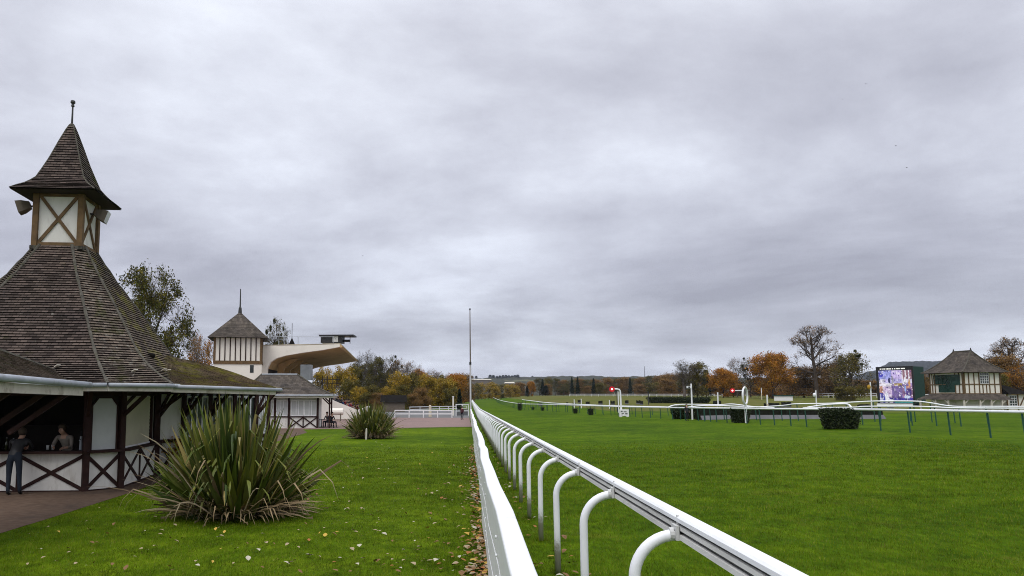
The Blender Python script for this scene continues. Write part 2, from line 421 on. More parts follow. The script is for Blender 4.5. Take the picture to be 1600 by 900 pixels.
tp = [(FXR, FH - .11)] + [a(t, .022, FXR - .022, FH - .022) for t in np.linspace(0, PI / 2, 5)] + [a(t, .022, FXL + .022, FH - .022) for t in np.linspace(PI / 2, PI, 5)] + [(FXL, FH - .11)]
fence_strip('top_rail', tp, -2, 110.2, wf, 'whitepvc')
for k, (z0, z1) in enumerate(((.10, .40), (.44, .74), (.78, 1.10))):
    fence_strip('board', [(FXL + .055, z0), (FXL + .055, z1), (FXL + .018, z1), (FXL + .018, z0)], -2, 110.2, wf, 'railwhite' if 'railwhite' in M else 'white')
b = MB(); b.box((0, 0, .57), (.10, .10, 1.16)); fpost = b.build('fence_post', 'white', None)
b = MB(); b.ball((0, 0, 0), .017, 8, 6, (.7, 1, 1)); fbolt = b.build('bolt_head', 'whitepvc', None, smooth=True)
firstb = True
for i, y in enumerate(fy):
    p = fpost if i == 0 else fpost.copy()
    if i: COL.objects.link(p)
    p.parent = wf; p.location = (FXL + .106 - .3, y, zg(.3, y) - zg(.3, 0))
    if 3 <= i < 17:
        for z in (.18, .32, .52, .66, .86, 1.02):
            q = fbolt if firstb else fbolt.copy()
            if not firstb: COL.objects.link(q)
            firstb = False
            q.parent = p; q.location = (-.098, random.choice((-.03, .03)), z)

# ================================================================== FLAGPOLE
M['board2'] = mat('weathered white mast', (.55, .55, .56), (.46, .46, .47), 2, .6)
fp = gp(735.5, 653); L = local(fp, 0)
fl = thing('flagpole', 'tall thin white flagpole rising beyond the end of the board fence', 'pole', fp)
htop = at(735, 483, depth(fp)).z - fp.z
b = MB(); b.tube([L(0, 0, 0), L(0, 0, htop * .5)], [.125, .12], 10); b.build('lower_mast', 'board2', fl)
b = MB(); b.tube([L(0, 0, htop * .5), L(0, 0, htop)], [.10, .06], 8); b.build('upper_mast', 'greybeam', fl)
b = MB(); b.tube([L(0, 0, htop * .485), L(0, 0, htop * .51)], .16, 10); b.build('collar', 'black', fl)
b = MB(); b.ball(L(0, 0, htop), .13); b.build('finial_ball', 'black', fl)

M['tileright'] = roofmat('half mossy tile roof', (.19, .155, .12), (.06, .05, .04), moss=(.16, .145, .035), mossamt=.50, lich=.60)
# ================================================================== KIOSK
KC = (-11.49, 20.22, zg(-11.49, 20.22)); KR = math.radians(8)
kk = thing('timbered_kiosk', 'octagonal half timbered bar kiosk with steep tiled roof and lantern tower', 'kiosk', KC, KR)
K = local(KC, KR); kz = lambda z: z - KC[2]
def ring(r, c): return [(-(r - c), -r), (r - c, -r), (r, -(r - c)), (r, r - c), (r - c, r), (-(r - c), r), (-r, r - c), (-r, -(r - c))]
PROF = [(6.36, .70, .27), (5.5, 1.22, .44), (4.75, 1.74, .58), (4.05, 2.20, .70), (3.35, 2.64, .80), (2.95, 3.04, .92), (2.68, 3.42, 1.05), (2.48, 3.76, 1.18)][::-1]
def prof_at(v):
    t = v * (len(PROF) - 1); i = min(int(t), len(PROF) - 2); f = t - i
    return [PROF[i][k] * (1 - f) + PROF[i + 1][k] * f for k in range(3)]
# arc-length parametrisation of the profile
_s = [0]
for i in range(len(PROF) - 1): _s.append(_s[-1] + math.hypot(PROF[i + 1][0] - PROF[i][0], PROF[i + 1][1] - PROF[i][1]))
def prof_s(v):
    s_ = v * _s[-1]
    for i in range(len(PROF) - 1):
        if s_ <= _s[i + 1] + 1e-9:
            f = (s_ - _s[i]) / (_s[i + 1] - _s[i]); return [PROF[i][k] * (1 - f) + PROF[i + 1][k] * f for k in range(3)]
    return PROF[-1]
rows = int(_s[-1] / .085)
tmat = ['tile', 'tilepale', 'tileright', 'tile', 'tile', 'tile', 'tile', 'tilepale']
for i in range(8):
    def fn(u, v, i=i):
        z, r, c = prof_s(v); q = ring(r, c); p0, p1 = q[i], q[(i + 1) % 8]
        x, y = p0[0] * (1 - u) + p1[0] * u, p0[1] * (1 - u) + p1[1] * u
        return K(x, y, kz(z) + .012 * mnoise.noise((x * 1.3, y * 1.3, z)))
    b = MB(); b.patch(fn, rows, 6, .030); b.build('roof_slope', tmat[i], kk)
for i in range(8):
    pts = []
    for v in np.linspace(0, 1, 26):
        z, r, c = prof_s(v); q = ring(r, c)[i]; pts.append(K(q[0], q[1], kz(z) + .02))
    b = MB(); b.tube(pts, [.038 + .010 * math.sin(k * 2.1) for k in range(26)], 7); b.build('hip_ridge', 'ridge', kk)
b = MB(); z, r, c = PROF[0]
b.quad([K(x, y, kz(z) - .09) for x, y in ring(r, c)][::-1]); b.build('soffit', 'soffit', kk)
q = ring(r, c)
for i in (0, 1, 2, 7):
    p0, p1 = K(*q[i], kz(z)), K(*q[(i + 1) % 8], kz(z)); n = (p1 - p0).cross(Vector((0, 0, 1)))
    b = MB(); b.bar(p0 + Vector((0, 0, -.10)), p1 + Vector((0, 0, -.10)), .13, .03, n); b.build('fascia_board', 'fascia', kk)
    n.normalize(); b = MB(); b.tube([p0 + n * .07 + Vector((0, 0, -.02)), p1 + n * .07 + Vector((0, 0, -.02))], .052, 10); b.build('gutter', 'zinc', kk, smooth=True)
# little vent tiles and snow hooks on the roof
def on_roof(i, u, v, off=.04):
    z, r, c = prof_s(v); q = ring(r, c); p0, p1 = q[i], q[(i + 1) % 8]
    return K(p0[0] * (1 - u) + p1[0] * u, p0[1] * (1 - u) + p1[1] * u, kz(z) + off)
for (i, u, v) in ((0, .47, .22), (2, .28, .26)):
    p = on_roof(i, u, v); b = MB(); b.ball(p, .12, 10, 6, (1, 1, .7)); b.build('roof_vent', 'tile', kk, smooth=True)
for (i, u, v) in ((0, .76, .14), (1, .55, .11), (2, .17, .13), (2, .27, .13)):
    p = on_roof(i, u, v); b = MB(); b.bar(p, p + Vector((.1, -.05, .05)), .10, .02, (0, 0, 1)); b.build('snow_hook', 'fascia', kk)
# --- walls
WR, WC = 2.24, .64; W = ring(WR, WC)
CT, WT = .80, 2.40        # world heights of counter and wall head
z0 = 0.0; zc = kz(CT); zt = kz(WT)
def xpanel(i, n, parent, u0=0, u1=1, mb_t=None):
    """white base panel with n crossed braces along wall i, between ground and counter"""
    a0, a1 = Vector((*W[i], 0)), Vector((*W[(i + 1) % 8], 0))
    P = lambda u, z: K(*(a0.lerp(a1, u)).xy, z)
    nrm = (P(1, 0) - P(0, 0)).cross(Vector((0, 0, 1))).normalized()
    b = MB(); b.bar(P(u0, zc / 2), P(u1, zc / 2), zc, .06, nrm); base = b.build('base_panel', 'render', parent)
    t = MB()
    for k in range(n):
        s0, s1 = u0 + (u1 - u0) * k / n, u0 + (u1 - u0) * (k + 1) / n
        t.bar(P(s0, .05) + nrm * .035, P(s1, zc - .07) + nrm * .035, .085, .035, nrm)
        t.bar(P(s0, zc - .07) + nrm * .038, P(s1, .05) + nrm * .038, .085, .035, nrm)
        if k: t.bar(P(s0, 0) + nrm * .043, P(s0, zc) + nrm * .043, .07, .035, nrm)
    t.bar(P(u0, .025) + nrm * .041, P(u1, .025) + nrm * .041, .05, .035, nrm)
    t.build('cross_brace', 'timber', base)
    b = MB(); b.bar(P(u0, zc + .01) + nrm * .10, P(u1, zc + .01) + nrm * .10, .30, .06, (0, 0, 1)); b.build('counter', 'timber', parent)
    return P, nrm
P0f, n0 = xpanel(0, 2, kk); P1f, n1 = xpanel(1, 1, kk); P2f, n2 = xpanel(2, 2, kk); P7f, n7 = xpanel(7, 1, kk)
for i in (3, 4, 5, 6):      # closed back walls
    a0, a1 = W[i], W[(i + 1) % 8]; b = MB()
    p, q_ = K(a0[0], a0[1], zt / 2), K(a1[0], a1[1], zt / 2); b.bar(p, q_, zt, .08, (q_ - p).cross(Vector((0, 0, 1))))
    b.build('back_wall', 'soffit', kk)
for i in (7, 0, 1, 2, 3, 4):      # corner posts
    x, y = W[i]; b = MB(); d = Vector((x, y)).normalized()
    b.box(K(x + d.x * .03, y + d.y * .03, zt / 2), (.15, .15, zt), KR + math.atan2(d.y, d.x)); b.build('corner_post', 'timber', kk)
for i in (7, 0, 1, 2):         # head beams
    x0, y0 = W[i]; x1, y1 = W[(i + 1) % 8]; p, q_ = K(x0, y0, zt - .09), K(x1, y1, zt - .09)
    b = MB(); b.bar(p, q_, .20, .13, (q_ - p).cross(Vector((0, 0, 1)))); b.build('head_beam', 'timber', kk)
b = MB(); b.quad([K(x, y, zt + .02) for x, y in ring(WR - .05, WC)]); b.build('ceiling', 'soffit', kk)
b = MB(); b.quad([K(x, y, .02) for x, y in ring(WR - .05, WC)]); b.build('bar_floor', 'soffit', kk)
# chamfer: white window board with clipped corners
p = lambda u, z, o=0: P1f(u, z) + n1 * o
b = MB(); b.bar(p(.05, (zc + zt) / 2, -.03), p(.95, (zc + zt) / 2, -.03), zt - zc, .02, n1); b.build('window_backing', 'soffit', kk)
zz0, zz1 = zc + .03, zt - .24
b = MB(); b.quad([p(.13, zz0, .0), p(.87, zz0, .0), p(.87, zz1 - .2, .0), p(.70, zz1, .0), p(.30, zz1, .0), p(.13, zz1 - .2, .0)])
wb = b.build('window_board', 'frost', kk)
b = MB()
for c in ((.13, zz0, .87, zz0), (.87, zz0, .87, zz1 - .2), (.87, zz1 - .2, .70, zz1), (.70, zz1, .30, zz1), (.30, zz1, .13, zz1 - .2), (.13, zz1 - .2, .13, zz0)):
    b.bar(p(c[0], c[1], .015), p(c[2], c[3], .015), .035, .03, n1)
b.build('frame', 'timber', wb)
# right wall: cream roller shutter, then braces
p2 = lambda u, z, o=0: P2f(u, z) + n2 * o
b = MB(); zs0, zs1 = zc + .08, zt - .22
for k in range(26):
    z = zs0 + (zs1 - zs0) * k / 26; h_ = (zs1 - zs0) / 26
    b.bar(p2(.06, z + h_ / 2, -.01 + .006 * (k % 2)), p2(.80, z + h_ / 2, -.01 + .006 * (k % 2)), h_, .02, n2)
sh = b.build('roller_shutter', 'shutter', kk)
b = MB(); b.bar(p2(.06, zs0 - .03, .012), p2(.80, zs0 - .03, .012), .06, .04, n2); b.build('bottom_bar', 'white', sh)
b = MB(); b.bar(p2(.02, (zc + zt) / 2, -.06), p2(.98, (zc + zt) / 2, -.06), zt - zc, .02, n2); b.build('wall_panel', 'render', kk)
b = MB(); b.bar(p2(.83, zc, .02), p2(.83, zt, .02), .10, .08, n2); b.build('stud', 'timber', kk)
b = MB(); b.bar(p2(.05, zt - .45, .03), p2(.38, zt - .1, .03), .07, .05, n2); b.build('knee_brace', 'timber', kk)
# struts from posts to eave on the visible corners
for i, (ox, oy) in ((0, (0, -1.0)), (1, (.4, -.9)), (2, (.9, -.4)), (3, (1.0, .0)), (7, (-.6, -.7))):
    x, y = W[i]; p, q_ = K(x, y, zt - .75), K(x + ox, y + oy, zt + .02)
    b = MB(); b.bar(p, q_, .09, .08, (0, 0, 1)); b.bar(K(x, y, zt), K(x + ox * 1.3, y + oy * 1.3, zt), .09, .10, (0, 0, 1)); b.build('eave_strut', 'timber', kk)
# bar shelf inside with bottles, back lit only by daylight
b = MB()
b.box(K(-.6, 1.1, zc + .45), (2.4, .25, .04), KR); b.box(K(-.6, 1.15, zc + .1), (2.4, .35, .9), KR); b.build('back_shelf', 'soffit', kk)
M['bottleglass'] = mat('dark bottle glass', (.02, .04, .015), (.05, .03, .01), 3, .1, .6)
for i, (x, y, hh_, m_) in enumerate(((-.45, -1.98, .30, 'bottleglass'), (-.32, -1.9, .28, 'bottleglass'), (.55, -1.95, .12, 'frost'), (.66, -1.9, .12, 'frost'), (1.35, -1.9, .34, 'zinc'), (-.9, -1.95, .14, 'frost'))):
    p_ = K(x, y, zc + .041); lb_ = ('taller dark green bottle on the kiosk counter', 'shorter dark green bottle on the kiosk counter', 'left glass tumbler on the counter before the barman', 'right glass tumbler on the counter before the barman', 'grey metal beer tap on the kiosk counter beside the corner post', 'single glass tumbler at the left of the kiosk counter')[i]
    t_ = thing(('bottle', 'bottle', 'tumbler', 'tumbler', 'beer_tap', 'tumbler')[i], lb_, ('bottle', 'bottle', 'glass', 'glass', 'tap', 'glass')[i], p_)
    b = MB(); v3 = lambda z: p_ + Vector((0, 0, z))
    if i < 2: b.tube([v3(0), v3(hh_ * .6), v3(hh_ * .72), v3(hh_)], [.036, .036, .015, .013], 10); b.build('glass_body', m_, t_, smooth=True); b = MB(); b.tube([v3(hh_), v3(hh_ + .02)], .015, 8); b.build('cap', 'bolt', t_)
    elif m_ == 'zinc': b.tube([v3(0), v3(hh_ * .8), v3(hh_)], [.04, .03, .03], 10); b.build('column', m_, t_); b = MB(); b.tube([v3(hh_ * .8), v3(hh_ * .8) + Vector((.03, -.14, -.03))], .014, 6); b.build('spout', m_, t_); b = MB(); b.tube([v3(hh_), v3(hh_ + .12)], [.012, .02], 6); b.build('handle', 'black', t_)
    else: b.tube([v3(0), v3(hh_)], [.030, .036], 10); b.build('glass_body', m_, t_, smooth=True); b = MB(); b.tube([v3(hh_ * .7), v3(hh_ * .72)], .0325, 10); b.build('drink_surface', 'yellowdrink' if 'yellowdrink' in M else 'oak', t_)
# --- lantern tower
TW = .63; tz0, tz1 = kz(6.28), kz(7.86)
b = MB(); b.box(K(0, 0, (tz0 + tz1) / 2), (TW * 2 - .06, TW * 2 - .06, tz1 - tz0), KR); tw = b.build('lantern_wall', 'render', kk)
for sx in (-1, 1):
    for sy in (-1, 1):
        b = MB(); b.box(K(sx * (TW - .02), sy * (TW - .02), (tz0 + tz1) / 2), (.15, .15, tz1 - tz0 - .01), KR); b.build('lantern_post', 'oak', kk)
for ax, ay in ((0, -1), (1, 0), (0, 1), (-1, 0)):
    nr = K(ax, ay, 0) - K(0, 0, 0); tx, ty = -ay, ax
    Q = lambda t, z, o=0: K(ax * (TW - .03 + o) + tx * t, ay * (TW - .03 + o) + ty * t, z)
    b = MB(); e = TW - .10
    b.bar(Q(-e, tz0 + .16, .02), Q(e, tz1 - .05, .02), .085, .04, nr); b.bar(Q(e, tz0 + .16, .023), Q(-e, tz1 - .05, .023), .085, .04, nr)
    b.bar(Q(-e, tz0 + .13, .026), Q(e, tz0 + .13, .026), .10, .05, nr); b.bar(Q(-e, tz1 - .05, .026), Q(e, tz1 - .05, .026), .09, .05, nr)
    b.build('lantern_brace', 'oak', kk)
    b = MB(); b.bar(Q(-TW - .08, tz0 + .03, .06), Q(TW + .08, tz0 + .03, .06), .10, .10, nr); b.build('lantern_flashing', 'ridge', kk)
SP = [(7.86, 1.13), (7.97, 1.00), (8.07, .86), (8.28, .66), (8.62, .53), (8.95, .41), (9.5, .24), (9.95, .09), (10.04, .05)]
ss = [0]
for i in range(len(SP) - 1): ss.append(ss[-1] + math.hypot(SP[i + 1][0] - SP[i][0], SP[i + 1][1] - SP[i][1]))
def sp_at(v):
    s_ = v * ss[-1]
    for i in range(len(SP) - 1):
        if s_ <= ss[i + 1] + 1e-9:
            f = (s_ - ss[i]) / (ss[i + 1] - ss[i]); return SP[i][0] * (1 - f) + SP[i + 1][0] * f, SP[i][1] * (1 - f) + SP[i + 1][1] * f
    return SP[-1]
cs = [(-1, -1), (1, -1), (1, 1), (-1, 1)]
for i in range(4):
    def fn(u, v, i=i):
        z, r = sp_at(v); a_, b_ = cs[i], cs[(i + 1) % 4]
        return K(r * (a_[0] * (1 - u) + b_[0] * u), r * (a_[1] * (1 - u) + b_[1] * u), kz(z))
    b = MB(); b.patch(fn, int(ss[-1] / .085), 4, .028); b.build('spire_slope', 'tile' if i != 1 else 'tilepale', kk)
    b = MB(); b.tube([K(sp_at(v)[1] * cs[i][0], sp_at(v)[1] * cs[i][1], kz(sp_at(v)[0]) + .012) for v in np.linspace(0, 1, 16)], .022, 6); b.build('spire_hip', 'ridge', kk)
b = MB(); b.quad([K(1.13 * x, 1.13 * y, kz(7.84)) for x, y in cs][::-1]); b.build('spire_soffit', 'soffit', kk)
b = MB(); b.tube([K(0, 0, kz(z)) for z in (10.0, 10.62, 10.63, 10.70, 10.74, 10.80)], [.03, .022, .05, .035, .07, .06], 10); b.build('finial', 'iron', kk)
b = MB(); b.ball(K(0, 0, kz(10.03)), .09); b.build('finial_base', 'ridge', kk)
# floodlights on the lantern
def flood(px_, py_, pz_, dirx, diry, label):
    t = thing('floodlight', label, 'floodlight', K(px_, py_, pz_), KR)
    Lf = local(K(px_, py_, pz_), KR); b = MB()
    a_ = Vector((dirx, diry, -.35)).normalized(); side = a_.cross(Vector((0, 0, 1))).normalized(); up = side.cross(a_)
    vs = []
    for d_, w_, h_ in ((-.16, .11, .09), (.03, .20, .15), (.18, .21, .17)):
        for i_, j_ in ((-1, -1), (1, -1), (1, 1), (-1, 1)): vs.append(Lf(*(a_ * d_ + side * w_ * i_ + up * h_ * j_)))
    b.raw(vs, [(0, 1, 2, 3)] + [(k * 4 + i_, k * 4 + (i_ + 1) % 4, k * 4 + 4 + (i_ + 1) % 4, k * 4 + 4 + i_) for k in (0, 1) for i_ in range(4)])
    b.build('housing', 'greybeam', t)
    b = MB(); b.quad([Vector(v) for v in vs[8:12]]); b.build('lens', 'frost', t)
    b = MB(); b.tube([Lf(0, 0, 0), Lf(-dirx * .42, -diry * .3, .05)], .025, 6); b.build('bracket', 'iron', t)
flood(-TW - .40, -.40, tz1 - .34, -1, -.25, 'larger grey floodlight on the left side of the kiosk lantern')
flood(TW + .28, .10, tz1 - .44, 1, .15, 'smaller grey floodlight on the right side of the kiosk lantern')

# ================================================================== MOSSY SIDE WING
Lw = gp(262, 745); wl = thing('kiosk_wing', 'low timbered wing with sagging mossy tiled roof beside the kiosk', 'building', (Lw.x, Lw.y, Lw.z))
E2 = K(3.72, -2.5, kz(2.47)); WE = at(431, 607.5, 21.5)
EV = [E2.lerp(WE, t) for t in np.linspace(0, 1, 6)]
RD = [at(232, 544, 21.8), at(262, 556, 22.5), at(312, 566, 23.2), at(352, 577, 23.2), at(395, 594, 22.4), WE + Vector((.0, .02, .02))]
pl = lambda A, u: A[min(int(u * 5), 4)].lerp(A[min(int(u * 5), 4) + 1], u * 5 - min(int(u * 5), 4))
def wfn(u, v):
    p = pl(EV, u).lerp(pl(RD, u), v); p.z += -.10 * math.sin(PI * v) * (1 - u) + .03 * mnoise.noise((p.x * .9, p.y * .9, 1)); return p
b = MB(); b.patch(wfn, 30, 14, .022, dark=False); b.build('roof_slope', 'tilemoss', wl)
BK = [p + Vector((-2.2 + .4 * i, 2.6, -(p.z - 2.45))) for i, p in enumerate(RD)]
b = MB(); b.patch(lambda u, v: pl(BK, 1 - u).lerp(pl(RD, 1 - u), v), 20, 8, .012); b.build('roof_back', 'tilemoss', wl)
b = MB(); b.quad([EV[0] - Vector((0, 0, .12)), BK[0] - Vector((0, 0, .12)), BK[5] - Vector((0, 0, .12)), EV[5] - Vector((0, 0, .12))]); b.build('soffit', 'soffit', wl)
wd = (WE - E2); wd.z = 0; wd.normalize(); wn = Vector((wd.y, -wd.x, 0))
b = MB(); b.bar(E2 + Vector((0, 0, -.11)), WE + Vector((0, 0, -.11)), .13, .03, wn); b.build('fascia_board', 'fascia', wl)
b = MB(); b.tube([E2 + wn * .07 + Vector((0, 0, -.03)), WE + wn * .07 + Vector((0, 0, -.03)) + wd * .15], .052, 10); b.build('gutter', 'zinc', wl, smooth=True)
A0 = gp(240, 743) + wd * .05; WLEN = 4.5
PW = lambda s_, z, o=0: Vector((A0.x + wd.x * s_ + wn.x * o, A0.y + wd.y * s_ + wn.y * o, z))
zb = A0.z - .05; zh = 2.42; zs = .82
b = MB(); b.bar(PW(0, (zb + zh) / 2, -.08), PW(WLEN, (zb + zh) / 2, -.08), zh - zb, .10, wn); b.build('wall', 'render', wl)
e_ = PW(WLEN, 0); b = MB(); b.bar(Vector((e_.x, e_.y, (zb + zh) / 2)), Vector((e_.x - wn.x * 3, e_.y - wn.y * 3, (zb + zh) / 2)), zh - zb, .10, wd); b.build('end_wall', 'timber', wl)
for s_ in (0.02, .95, 1.95, 2.95, 3.90, WLEN - .05):
    b = MB(); b.bar(PW(s_, zb, 0), PW(s_, zh, 0), .14, .12, wn); b.build('stud', 'timber', wl)
    if s_ > 4.2: continue
    b = MB(); b.bar(PW(s_, zh - .85, .06), PW(s_ + .05, zh - .04, 1.0), .09, .08, wd); b.build('eave_strut', 'timber', wl)
    b = MB(); b.bar(PW(s_, zh - .8, .03), PW(s_ + .42, zh - .06, .03), .08, .06, wn); b.build('knee_brace', 'timber', wl)
for k in range(4):
    s0, s1 = [.95 * k + .09, .95 * k + .95 - .06]
    b = MB(); b.bar(PW(s0, zb + .06, .012), PW(s1, zs - .06, .012), .08, .04, wn); b.bar(PW(s1, zb + .06, .015), PW(s0, zs - .06, .015), .08, .04, wn); b.build('cross_brace', 'timber', wl)
b = MB(); b.bar(PW(0, zs, .02), PW(WLEN, zs, .02), .10, .12, wn); b.bar(PW(0, zh - .08, .02), PW(WLEN, zh - .08, .02), .16, .13, wn); b.build('rail_beam', 'timber', wl)
for k in (1, 2, 3, 4):
    s0, s1 = 1.0 * k + .05, (1.0 * k + .86 if k < 4 else 4.36)
    b = MB(); b.bar(PW(s0, (zs + zh) / 2, -.025), PW(s1, (zs + zh) / 2, -.025), zh - zs - .3, .02, wn); w_ = b.build('window', 'glass', wl)
    b = MB()
    for t in np.linspace(0, 1, 5): b.bar(PW(s0 + (s1 - s0) * t, zs + .08, -.005), PW(s0 + (s1 - s0) * t, zh - .22, -.005), .045, .03, wn)
    for z in (zs + .1, zh - .24): b.bar(PW(s0, z, -.003), PW(s1, z, -.003), .05, .03, wn)
    b.build('frame', 'white', w_)

# ================================================================== LEFT FRONT WING (enters at the frame edge)
GA, GB = at(141, 601.5, 16.2), at(-120, 580, 9.6)
lwg = thing('canopy_wing', 'mossy tiled canopy roof with grey gutter reaching in at the left edge', 'building', (GA.x - 1.5, GA.y - 1, zg(GA.x, GA.y)))
RA, RB = at(84, 579, 17.6), at(-120, 505, 11.5)
b = MB(); g0 = GA.lerp(GB, .12)
b.patch(lambda u, v: GB.lerp(g0, u).lerp(RB.lerp(RA, u), v) + Vector((0, 0, .02 - .06 * math.sin(PI * v))), 26, 10, .02, dark=False); b.build('roof_slope', 'tilepale', lwg)
b = MB(); b.tube([RA, RB], .05, 6); b.build('ridge', 'ridge', lwg)
gd = (GB - GA).normalized(); gn = Vector((-gd.y, gd.x, 0)).normalized()
if gn.x < 0: gn = -gn
b = MB(); b.tube([GA, GB], .065, 10); b.build('gutter', 'zinc', lwg, smooth=True)
b = MB(); b.bar(GA.lerp(GB, .03) + Vector((0, 0, -.15)) - gn * .09, GB + Vector((0, 0, -.15)) - gn * .09, .17, .03, gn); b.build('fascia_board', 'fascia', lwg)
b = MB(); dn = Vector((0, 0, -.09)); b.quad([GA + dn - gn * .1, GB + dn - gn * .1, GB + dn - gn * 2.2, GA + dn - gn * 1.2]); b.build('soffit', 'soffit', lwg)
for t in (.14, .32, .55):
    p = GA.lerp(GB, t) - gn * .15; b = MB(); q_ = p - gn * 1.1
    b.bar(p + Vector((0, 0, -.2)), Vector((q_.x, q_.y, p.z - 1.0)), .09, .09, gd); b.build('eave_strut', 'timber', lwg)
p_ = GB.lerp(GA, .35) - gn * .9
b = MB(); b.box((p_.x, p_.y, (zg(p_.x, p_.y) + 2.3) / 2), (.14, .14, 2.3 - zg(p_.x, p_.y))); b.build('support_post', 'timber', lwg)

# ================================================================== TICKET PAVILION (second low building)
tb = gp(497, 669); TR = math.radians(8); TLOC = (tb.x, tb.y, tb.z)
tk = thing('ticket_pavilion', 'low half timbered pavilion with grey hipped roof and white windows behind the big flax', 'building', TLOC, TR)
T = local(TLOC, TR)
TWd, TD, TH = 6.2, 5.0, 2.85
b = MB(); b.box(T(-TWd / 2, TD / 2, TH / 2), (TWd, TD, TH), TR); b.build('wall', 'render', tk)
ev = .95
E_ = [(-TWd - ev, -ev), (1.35, -ev), (1.35, TD + ev), (-TWd - ev, TD + ev)]; rz_ = 4.75
R0, R1 = (-TWd + .9, TD / 2), (-2.1, TD / 2)
def quadfn(a0, a1, c0, c1, z0_, z1_):
    return lambda u, v: T(*( (Vector(a0).lerp(Vector(a1), u)).lerp(Vector(c0).lerp(Vector(c1), u), v)), z0_ + (z1_ - z0_) * v - .12 * math.sin(PI * v))
for a0, a1, c0, c1 in ((E_[0], E_[1], R0, R1), (E_[1], E_[2], R1, R1), (E_[2], E_[3], R1, R0), (E_[3], E_[0], R0, R0)):
    b = MB(); b.patch(quadfn(a0, a1, c0, c1, TH, rz_), 24, 4, .012); b.build('roof_slope', 'tilegrey', tk)
for e, r_ in ((E_[1], R1), (E_[0], R0)):
    b = MB(); b.tube([T(*(Vector(e).lerp(Vector(r_), v)), TH + (rz_ - TH) * v - .12 * math.sin(PI * v) + .03) for v in np.linspace(0, 1, 8)], .07, 6); b.build('hip_ridge', 'ridge', tk)
b = MB(); b.tube([T(*R0, rz_), T(*R1, rz_)], .09, 6); b.build('ridge', 'zinc', tk)
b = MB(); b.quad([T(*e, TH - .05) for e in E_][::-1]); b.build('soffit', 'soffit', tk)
for e0, e1 in ((E_[0], E_[1]), (E_[1], E_[2])):
    b = MB(); p, q_ = T(*e0, TH - .13), T(*e1, TH - .13); b.bar(p, q_, .20, .05, (q_ - p).cross(Vector((0, 0, 1)))); b.build('fascia_board', 'fascia', tk)
    b = MB(); n_ = (q_ - p).cross(Vector((0, 0, 1))).normalized(); b.tube([p + n_ * .1 + Vector((0, 0, .12)), q_ + n_ * .1 + Vector((0, 0, .12))], .08, 8); b.build('gutter', 'zinc', tk)
for x in (-6.2, -5.1, -3.75, -2.55, -.05):
    b = MB(); b.box(T(x, -.02, TH / 2 - .1), (.18, .14, TH - .2), TR); b.build('stud', 'timber', tk)
for x, y in ((1.0, -.5), (1.0, 3.5)):
    b = MB(); b.box(T(x, y, TH / 2 - .1), (.14, .14, TH - .2), TR); b.bar(T(x, y, TH - .8), T(x - .7, y, TH - .12), .1, .1, (0, 1, 0)); b.build('porch_post', 'timber', tk)
nT = T(0, -1, 0) - T(0, 0, 0)
for x0, x1 in ((-4.95, -3.9), (-3.6, -2.7), (-2.35, -1.3), (-1.2, -.2)):
    b = MB(); b.box(T((x0 + x1) / 2, -.01, 1.75), (x1 - x0, .05, 1.35), TR); w_ = b.build('window', 'frost', tk)
    b = MB()
    for x in (x0, (x0 + x1) / 2 - .1, (x0 + x1) / 2 + .1, x1): b.box(T(x, -.05, 1.75), (.06, .05, 1.4), TR)
    for z in (1.08, 2.43): b.box(T((x0 + x1) / 2, -.048, z), (x1 - x0, .05, .07), TR)
    b.build('frame', 'white', w_)
for x0, x1 in ((-2.5, -.1),):
    for k in range(2):
        s0, s1 = x0 + (x1 - x0) * k / 2, x0 + (x1 - x0) * (k + 1) / 2
        b = MB(); b.bar(T(s0, -.03, .05), T(s1, -.03, .95), .10, .06, nT); b.bar(T(s1, -.033, .05), T(s0, -.033, .95), .10, .06, nT); b.bar(T(s1, -.04, 0), T(s1, -.04, 1), .10, .06, nT); b.build('cross_brace', 'timber', tk)
b = MB(); b.box(T(-TWd / 2, -.03, 1.0), (TWd, .12, .10), TR); b.build('rail_beam', 'timber', tk)

# ================================================================== GRANDSTAND
GTc = at(372, 619, 96); GTz = zg(GTc.x, GTc.y)
SA = math.atan2(FW[1] * 1 + RT[1] * (618 - PX0) / FPX, FW[0] + RT[0] * (618 - PX0) / FPX)   # azimuth of the stand's long axis
TR2 = SA - PI / 2 + math.radians(9)
gt = thing('stand_tower', 'square cream tower with vertical timbers and pointed slate roof beside the grandstand', 'tower', (GTc.x, GTc.y, GTz), TR2)
G = local((GTc.x, GTc.y, GTz), TR2); gz = lambda y, d=94: CAMZ + (HOR - y) / FPX * d - GTz
hw = 2.95; zt1 = gz(527); zb1 = gz(567)
b = MB(); b.box(G(0, 0, zt1 / 2), (hw * 2, hw * 2, zt1), TR2); b.build('wall', 'creamwall', gt)
for ax, ay in ((0, -1), (1, 0)):
    nr = G(ax, ay, 0) - G(0, 0, 0)
    q2 = lambda t, z, o=0: G(ax * (hw + o) - ay * t, ay * (hw + o) + ax * t, z)
    n_s = 9 if ax == 0 else 9
    for k in range(n_s + 1):
        t = -hw + .1 + (2 * hw - .2) * k / n_s
        ed = k in (0, n_s); b = MB(); b.bar(q2(t, zb1, .03), q2(t, zt1, .03), .28 if ed else .125, .08, nr); b.build('timber_strip', 'oak' if ed else 'timber', gt)
    b = MB(); b.bar(q2(-hw, zb1, .04), q2(hw, zb1, .04), .42, .10, nr); b.build('timber_sill', 'oak', gt)
b = MB(); b.box(G(1.75, -hw - .0, gz(577)), (.45, .06, .95), TR2); b.build('slit_window', 'glass', gt)
za = gz(482); RP = [(zt1 - .15, hw + .75), (zt1 + .35, hw + .2), (zt1 + 1.2, hw - .65), (za - .3, .12), (za, .03)]
